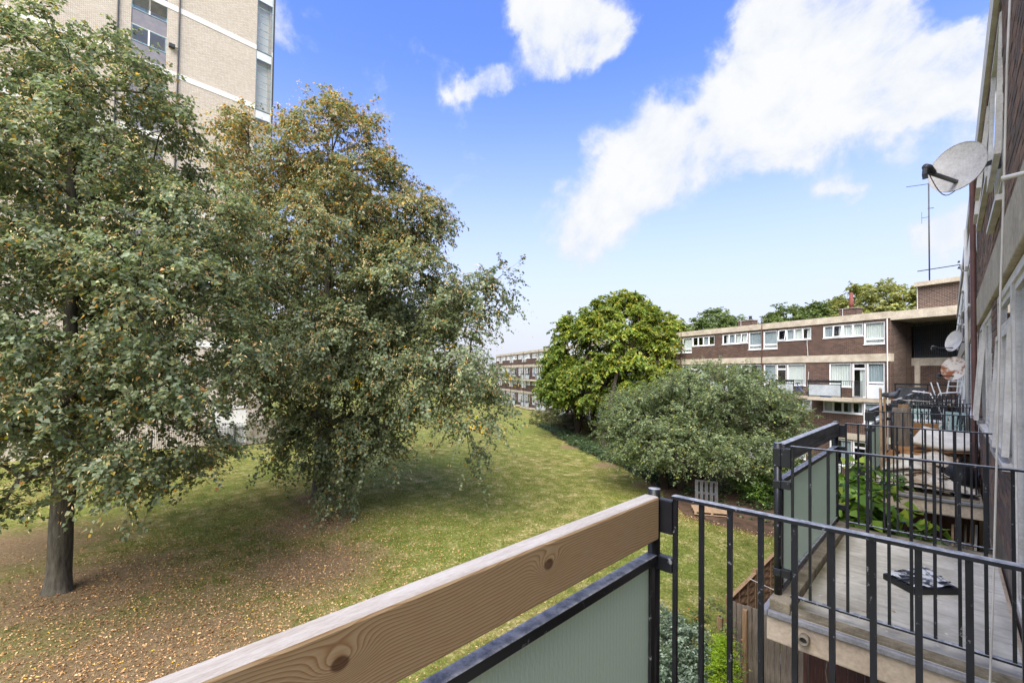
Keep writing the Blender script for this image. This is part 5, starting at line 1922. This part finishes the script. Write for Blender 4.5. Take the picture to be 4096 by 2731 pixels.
# clothes airer with pegs and a dark basket on the fifth balcony
aw = thing('clothes_airer', 'metal clothes airer with coloured pegs above the fifth balcony rail', 'airer', (-.32, 18.6, FL + .003))
m = MB()
for s_ in (-1, 1):
    m.tube([(-.4, s_ * .3, 0), (.1, s_ * .3, 1.25), (.5, s_ * .3, 1.3)], .012, 6)
    m.tube([(.4, s_ * .3, 0), (-.1, s_ * .3, 1.25), (-.5, s_ * .3, 1.3)], .012, 6)
m.build('frame', 'upvc', aw)
for k in range(9):
    MB().tube([(-.48 + .12 * k, -.3, 1.29), (-.48 + .12 * k, .3, 1.29)], .005, 5).build('wire', 'upvc', aw)
g = random.Random(4)
for k in range(22):
    MB().obox((-.48 + .12 * g.randrange(9), g.uniform(-.28, .1), 1.27), (.016, .016, .09), (g.uniform(-.2, .2), 0, 0)).build('peg', g.choice(['orange_plastic', 'red_paint', 'blue_sheet', 'upvc', 'resin_green', 'upvc']), aw)
bk_ = thing('laundry_basket', 'black plastic laundry basket hooked on the fifth balcony railing', 'basket', (-.3, 18.12, 5.72))
m = MB()
for z_ in (.0, .09, .18, .26):
    frame_w = .30 + z_ * .2
    m.box(-frame_w, -.02, z_, frame_w, .0, z_ + .03)
    m.box(-frame_w, .18, z_, frame_w, .2, z_ + .03)
for k in range(10):
    x_ = -.29 + .064 * k
    m.box(x_ - .01, -.015, 0, x_ + .01, -.004, .27)
    m.box(x_ - .01, .185, 0, x_ + .01, .196, .27)
m.box(-.31, 0, 0, .31, .18, .012)
m.build('basket', 'black_sack', bk_)
fc = thing('folding_chair', 'folded white chair frame sticking up over the sixth balcony', 'chair', (-.05, 22.9, FL + .003), .3)
for s_ in (-.18, .18):
    MB().bar((s_, 0, 0), (s_ + .25, .1, 1.62), .03).build('leg', 'upvc', fc)
    MB().bar((s_ * .5, .05, .1), (s_ * .5 - .35, .1, 1.55), .03).build('leg', 'upvc', fc)
for z_ in (.9, 1.2, 1.42, 1.6):
    MB().bar((-.18 + z_ * .135, z_ * .054, z_), (.18 + z_ * .135, z_ * .054, z_), .03).build('rung', 'upvc', fc)


# ------------------------------------------------------------------ satellite dishes and aerials on our wall
def dish(label, c, nrm, diam, mount, mat='dish_grey', lnb=.42):
    d = thing('satellite_dish', label, 'satellite dish', c, group='satellite dishes on our wall')
    n = Vector(nrm).normalized()
    up = Vector((0, 0, 1))
    x = up.cross(n).normalized()
    y = n.cross(x)
    Mx = Matrix((x, y, n)).transposed()
    R_ = diam / 2
    prof = [(R_ * q, .16 * R_ * q * q - .16 * R_) for q in (0.0001, .2, .4, .6, .8, .95, 1.0)]
    m = MB()
    m.lathe(prof + [(R_ * 1.01, .004), (R_ * 1.0, -.012), (R_ * .8, -.09 * R_ - .012), (R_ * .4, -.15 * R_ - .012), (.0001, -.17 * R_ - .010)], 36, Mx @ Matrix.Diagonal((.92, 1.05, 1)))
    m.build('reflector', mat, d, smooth=True)
    foot = Mx @ Vector((0, -R_ * .95, -.01))
    head = Mx @ Vector((0, -R_ * 1.12, lnb))
    MB().bar(foot - Mx @ Vector((0, -.08, .03)), head, .03, .022).build('arm', 'plastic_grey', d)
    MB().tube([head - n * .05 + y * .02, head + n * .03 + y * .03, head + y * .02 + n * .075], [.028, .032, .026], 12).build('receiver', 'plastic_grey', d, smooth=True)
    h2 = head + n * .07
    MB().tube([h2, h2 - Vector((0, 0, .05)) + n * .01, h2 - Vector((0, 0, .085))], .02, 10).build('receiver_neck', 'plastic_grey', d)
    pts = []
    for k in range(9):
        s_ = k / 8
        p = head + (foot - head) * s_
        p = p - Vector((0, 0, .02 + .10 * math.sin(math.pi * s_)))
        pts.append(p)
    MB().tube(pts, .004, 6).build('cable', 'plastic_grey', d)
    back = Mx @ Vector((0, -.05 * R_, -.19 * R_ - .07))
    mo = Vector(mount) - Vector(c)
    MB().bar(back, mo, .045, .035).build('wall_arm', 'plastic_grey', d)
    MB().obox(mo + Vector((.012, 0, 0)), (.02, .09, .14)).build('wall_plate', 'plastic_grey', d)
    MB().obox(back, (.08, .10, .06), Mx).build('clamp', 'plastic_grey', d)
    return d


c1 = deep(3827, 668, 4.15)
ln = deep(3668, 700, 4.05)
v1 = Vector(ln) - Vector(c1)
nn = Vector((v1.x, v1.y, 0)).normalized()
toc = Vector((-c1[0], -c1[1], 0)).normalized()
n1 = (nn * .80 + toc * .46 + Vector((0, 0, .30)))
mw = hit(3992, 640, 'X', WX)
dish('large pale satellite dish nearest the camera, high on our wall', tuple(c1), n1, .45, (WX - .002, mw[1], mw[2]))
c2 = hit(3700 + 298 / 2.614, 1100 + 688 / 2.614, 'Y', 17.2)
dish('small white satellite dish further along our wall', tuple(c2), (-.75, -.6, .25), .55, (WX - .002, 17.4, c2[2] - .02))
c3_ = hit(3700 + 300 / 2.614, 1100 + 975 / 2.614, 'Y', 14.3)
dish('rust stained satellite dish just above the balcony rails', tuple(c3_), (-.45, -.85, .25), .52, (WX - .002, 14.6, c3_[2] - .01), 'dish_rust')
ya = hit(3500 + 505 / 1.307, 1412 / 1.307, 'X', WX)
yg = thing('yagi_aerial', 'long toothed television aerial on a bracket below our eaves', 'aerial', (WX, ya[1], ya[2]))
mast = hit(3600 + 945 / 3.92, 880 + 700 / 3.92, 'Y', ya[1]) - np.array([WX, ya[1], ya[2]])
tip = deep(3600 + 275 / 3.92, 880 + 805 / 3.92, np.dot(np.array([WX, ya[1], ya[2]]) + mast - CAM, cf) * 1.0) - np.array([WX, ya[1], ya[2]])
MB().tube([(0, 0, 0), (mast[0] * .8, 0, 0), (mast[0], 0, .06), tuple(mast)], .014, 8).build('bracket', 'dish_grey', yg, smooth=True)
MB().tube([tuple(mast), tuple(tip)], .009, 6).build('boom', 'plastic_grey', yg)
tv_, mv_ = Vector(tip), Vector(mast)
for k in range(9):
    p = tv_ + (mv_ - tv_) * (.02 + .1 * k)
    MB().tube([p - Vector((0, .09, 0)) - Vector((0, 0, .01)), p + Vector((0, .09, 0)) + Vector((0, 0, .02))], .005, 5).build('element', 'plastic_grey', yg)
for s_ in (-.06, .06):
    MB().obox(mv_ + Vector((-.02, 0, s_)), (.03, .2, .02), (.3, .2, 0)).build('reflector', 'plastic_grey', yg)

# ------------------------------------------------------------------ gardens below: fences, vine, canopy, pallets
wf = thing('woven_fence', 'brown woven panel fence parallel to the flats beside the second balcony', 'fence', (-3.42, 10.25, 0))
sl = MB().sheet(lambda u, v: (.012 * math.sin(u * math.pi * 5) + .022 - .03 * v, 1.74 * u, .095 * v), 20, 1).mesh('slat', 'timber_lap')
sl2 = MB().sheet(lambda u, v: (-.012 * math.sin(u * math.pi * 5) + .022 - .03 * v, 1.74 * u, .095 * v), 20, 1).mesh('slat', 'timber_lap')
pst = MB().box(-.04, -.04, 0, .04, .04, 1.86).mesh('post', 'timber_post')
bat = MB().box(.03, -.02, .0, .05, .02, 1.74).mesh('batten', 'timber_lap')
for pnl in range(5):
    y_ = pnl * 1.85
    for k in range(19):
        inst('slat', sl if k % 2 else sl2, wf, (0, y_ + .05, .05 + k * .09), (0, 0, 0))
    inst('post', pst, wf, (0, y_, 0))
    for q in (.06, .6, 1.2, 1.76):
        inst('batten', bat, wf, (0, y_ + q, .04))
    MB().box(-.03, y_ + .05, 1.762, .055, y_ + 1.80, 1.785).build('cap_rail', 'timber_post', wf)
bf = thing('board_fence', 'weathered grey board fence running out from under the second balcony', 'fence', (-3.38, 10.18, 0))
gb = random.Random(9)
brd = [MB().box(0, -.011, 0, .098, .011, 1.8).mesh('board', 'timber_grey') for _ in range(1)][0]
for k in range(13):
    inst('board', brd, bf, (.05 + .102 * k, -.006 * (k % 2), gb.uniform(-.015, .01)), (0, gb.uniform(-.006, .006), 0), (1, 1, 1))
MB().box(.0, .014, .3, 1.4, .05, .38).build('rail', 'timber_post', bf)
MB().box(.0, .014, 1.4, 1.4, .05, 1.48).build('rail', 'timber_post', bf)
MB().box(-.04, -.04, 0, .045, .05, 1.88).build('post', 'timber_post', bf)
MB().box(.30, -.12, 0, .38, -.03, 1.74).build('post', 'timber_post', bf)
bf2 = thing('board_fence', 'dark brown stained board fence below the second balcony slab', 'fence', (-1.98, 10.2, 0))
brd2 = MB().box(0, -.011, 0, .118, .011, 1.85).mesh('board', 'timber_brown')
for k in range(18):
    inst('board', brd2, bf2, (.02 + .122 * k, .004 * (k % 2), gb.uniform(-.01, .01)))
MB().box(1.06, -.06, 0, 1.14, -.0155, 1.9).build('post', 'timber_post', bf2)
so = thing('solar_lamp', 'small black solar lamp on the post at the corner of the grey fence', 'lamp', tuple(hit(2880, 2455, 'Y', 9.95)))
MB().obox((0, 0, .05), (.11, .09, .012), (.4, .2, .3)).build('panel', 'plastic_grey', so)
MB().tube([(0, 0, -.06), (0, 0, .045)], .01, 6).build('stem', 'plastic_grey', so)
lp = so.location
o = thing('fence_post', 'short timber post carrying the solar lamp', 'post', (lp.x, lp.y, 0))
MB().box(-.05, -.05, 0, .05, .05, lp.z - .06).build('post', 'timber_post', o)
# garden cord from the fence to the balcony
o = MB().tube([tuple(hit(2500 + 840 / 1.684, 1800 + 865 / 1.684, 'X', -3.38)), (-2.2, 11.3, 1.72), (-1.0, 11.2, 1.8)], .006, 6).build('clothes_line', 'cable_white')
tag(o, 'white cord tied to the woven fence top', 'cord')
# spade-like grey tool and dark pot behind the fence
o = thing('garden_chair', 'grey chair back just showing over the grey fence', 'chair', (-2.75, 10.75, 0))
MB().box(-.2, -.2, .42, .2, .2, .46).build('seat', 'plastic_grey', o)
MB().obox((-.1, .22, .95), (.36, .03, .9), (-.15, 0, .4)).build('backrest', 'plastic_grey', o)
for a_ in (-.17, .17):
    for b_ in (-.17, .17):
        MB().box(a_ - .02, b_ - .02, 0, a_ + .02, b_ + .02, .42).build('leg', 'plastic_grey', o)

# vine scrambling over a frame in the gap before the third balcony
rng = np.random.default_rng(99)
vn = thing('grape_vine', 'bright leafy vine filling the gap between the second and third balconies', 'vine')
n = 150
P = np.column_stack([rng.uniform(-1.15, -.05, n), rng.uniform(7.5, 8.7, n), rng.uniform(3.2, 4.5, n)])
P[:, 2] -= np.clip((P[:, 0] + .9), 0, 2) * .35
P[:40] = np.column_stack([rng.uniform(-1.15, -.75, 40), rng.uniform(7.6, 8.4, 40), rng.uniform(4.3, 5.05, 40)])
D = unit(np.tile([[-.3, -.7, .8]], (n, 1)) + rng.normal(0, .3, (n, 3)))
Lv = Leaves()
spray(rng, Lv, P, D, 3, 6, .4, .15, .15, [(4, (92, 124, 44)), (3, (120, 150, 54)), (2, (72, 100, 42)), (1, (160, 176, 66))], .4, .35)
Lv.build('foliage', 'leaf', vn)
nodes, par, ntr = skeleton(rng, (-1.4, 8.2, 0.0), 3.0, P[:70], first=.5, step=.3)
branch_mesh('stem', nodes, par, pipe_radii(par, .003, ntr, 0), 'twig', vn)
m = MB()
for x_ in (-1.9, -1.0, -.1):
    m.box(x_ - .03, 9.65, 0, x_ + .03, 9.71, 3.6)
for y_ in (8.4, 9.0, 9.6):
    m.box(-2.0, y_ - .02, 3.5, .1, y_ + .02, 3.56)
m.build('frame', 'timber_brown', vn)
o = MB().obox((-.25, 9.35, 3.95), (1.0, .7, .025), (.12, -.1, .05)).build('canopy_sheet', 'panel_white')
tag(o, 'pale sheet lying as a canopy under the third balcony', 'sheet')
o = MB().tube([(-1.6, 9.05, 4.42), (-.9, 9.0, 4.36), (-.3, 8.95, 4.37)], .012, 6).build('blue_line', 'blue_sheet')
tag(o, 'blue washing line below the third balcony slab', 'cord')
for k, (x_, mt_) in enumerate(((.02, 'pallet_pine'), (.09, 'upvc_worn'), (.15, 'timber_grey'), (.21, 'timber_post'), (.26, 'upvc_worn'))):
    o = MB().bar((x_ - .05 - .02 * k, 8.6 + .08 * k, 1.3), (x_, 9.0 + .05 * k, 4.45), .05, .025).build('stored_plank', mt_)
    tag(o, ['bare pine plank stored below the third balcony, leftmost', 'white plank stored below the third balcony, second from left', 'grey plank stored below the third balcony, middle', 'tan plank stored below the third balcony, fourth from left', 'white plank stored below the third balcony, nearest the wall'][k], 'plank', 'planks stored under the third balcony')
sh = thing('plank_store', 'dark lean-to store under the third balcony', 'shed', (-.1, 9.6, 0))
MB().box(-.7, -1.05, 1.2, .40, 1.0, 1.3).build('shelf', 'timber_brown', sh)
MB().box(-.7, 1.0, 0, .40, 1.05, 4.2).build('back_board', 'timber_brown', sh)
for x_ in (-.65, .35):
    MB().box(x_ - .04, -1.0, 0, x_ + .04, -.92, 1.2).build('leg', 'timber_brown', sh)


def pallet(label, loc, rot, mat, W=1.2, D=.8, n=7, bw=.045):
    p = thing('pallet', label, 'pallet', loc, group='wooden pallets by the spreading tree')
    p.rotation_euler = rot
    bd = MB().box(-W / 2, -bw, 0, W / 2, bw, .022).mesh('board', mat)
    for k in range(n):
        inst('board', bd, p, (0, -D / 2 + .05 + k * (D - .1) / (n - 1), .122))
    for k in range(3):
        inst('board', bd, p, (0, -D / 2 + .05 + k * (D - .1) / 2, 0))
    bl = MB().box(-.05, -.07, 0, .05, .07, .078).mesh('block', mat)
    st_ = MB().box(-.05, -D / 2, 0, .05, D / 2, .022).mesh('stringer', mat)
    for x_ in (-W / 2 + .05, 0, W / 2 - .05):
        inst('stringer', st_, p, (x_, 0, .0995))
        for y_ in (-D / 2 + .07, 0, D / 2 - .07):
            inst('block', bl, p, (x_, y_, .022))
    return p


f_ = hit(2840, 2065, 'Z', 0)
pallet('pale pine pallet lying flat on the soil under the spreading tree', (f_[0] + .0, f_[1], ground_z(f_[0], f_[1]) + .11), (0, 0, R(30)), 'pallet_pine', 1.5, 1.1, 7, .05)
s_ = hit(2802, 2028, 'Z', 0)
pallet('weathered bluish pallet leaning upright against the spreading tree', (s_[0] + .15, s_[1] + .35, .66), (0, R(80), R(-68)), 'pallet_blue', 1.25, 1.0, 5, .075)

# ------------------------------------------------------------------ small things on the front block
bc = thing('bicycle', 'dark blue bicycle standing on the front flats balcony', 'bicycle', fl(5.15, .75, 5.23), math.atan2(E0[1], E0[0]) + .35)
for x_ in (-.5, .5):
    w_ = MB()
    w_.tube([(x_ + .33 * math.cos(a_ * math.pi / 12), 0, .34 + .33 * math.sin(a_ * math.pi / 12)) for a_ in range(25)], .017, 6, cap=False)
    wh = w_.build('wheel', 'plastic_grey', bc, smooth=True)
    sp_ = MB()
    for a_ in range(10):
        sp_.tube([(x_, 0, .34), (x_ + .32 * math.cos(a_ * .628), 0, .34 + .32 * math.sin(a_ * .628))], .003, 4)
    sp_.build('spokes', 'dish_grey', wh)
m = MB()
for a_, b_ in (((-.5, 0, .34), (-.12, 0, .33)), ((-.12, 0, .33), (-.22, 0, .82)), ((-.22, 0, .78), (.33, 0, .80)), ((-.12, 0, .33), (.36, 0, .72)), ((.5, 0, .34), (.32, 0, .92)), ((-.5, 0, .34), (-.2, 0, .76))):
    m.tube([a_, b_], .016, 6)
m.build('frame', 'blue_sheet', bc)
MB().tube([(.32, -.28, .95), (.34, 0, .93), (.32, .28, .95)], .013, 6).build('handlebar', 'plastic_grey', bc)
MB().obox((-.24, 0, .86), (.24, .13, .05)).build('saddle', 'black_sack', bc)
o = MB().box(-.2, -.15, 0, .35, .15, .06).build('folded_mat', 'blue_sheet', loc=fl(2.9, .9, 5.223), rot=(0, 0, math.atan2(E0[1], E0[0])))
tag(o, 'folded blue mat at the foot of the front flats balcony panel', 'mat')
# twig stick leaning by the second lime
o = MB().tube([tuple(hit(1182, 1997, 'Z', .03)), tuple(hit(1250, 1978, 'Z', .10))], .018, 6).build('bare_stick', 'soaked_paper')
tag(o, 'pale bare stick lying at the foot of the broad lime', 'stick')
print('objects', len(bpy.data.objects))
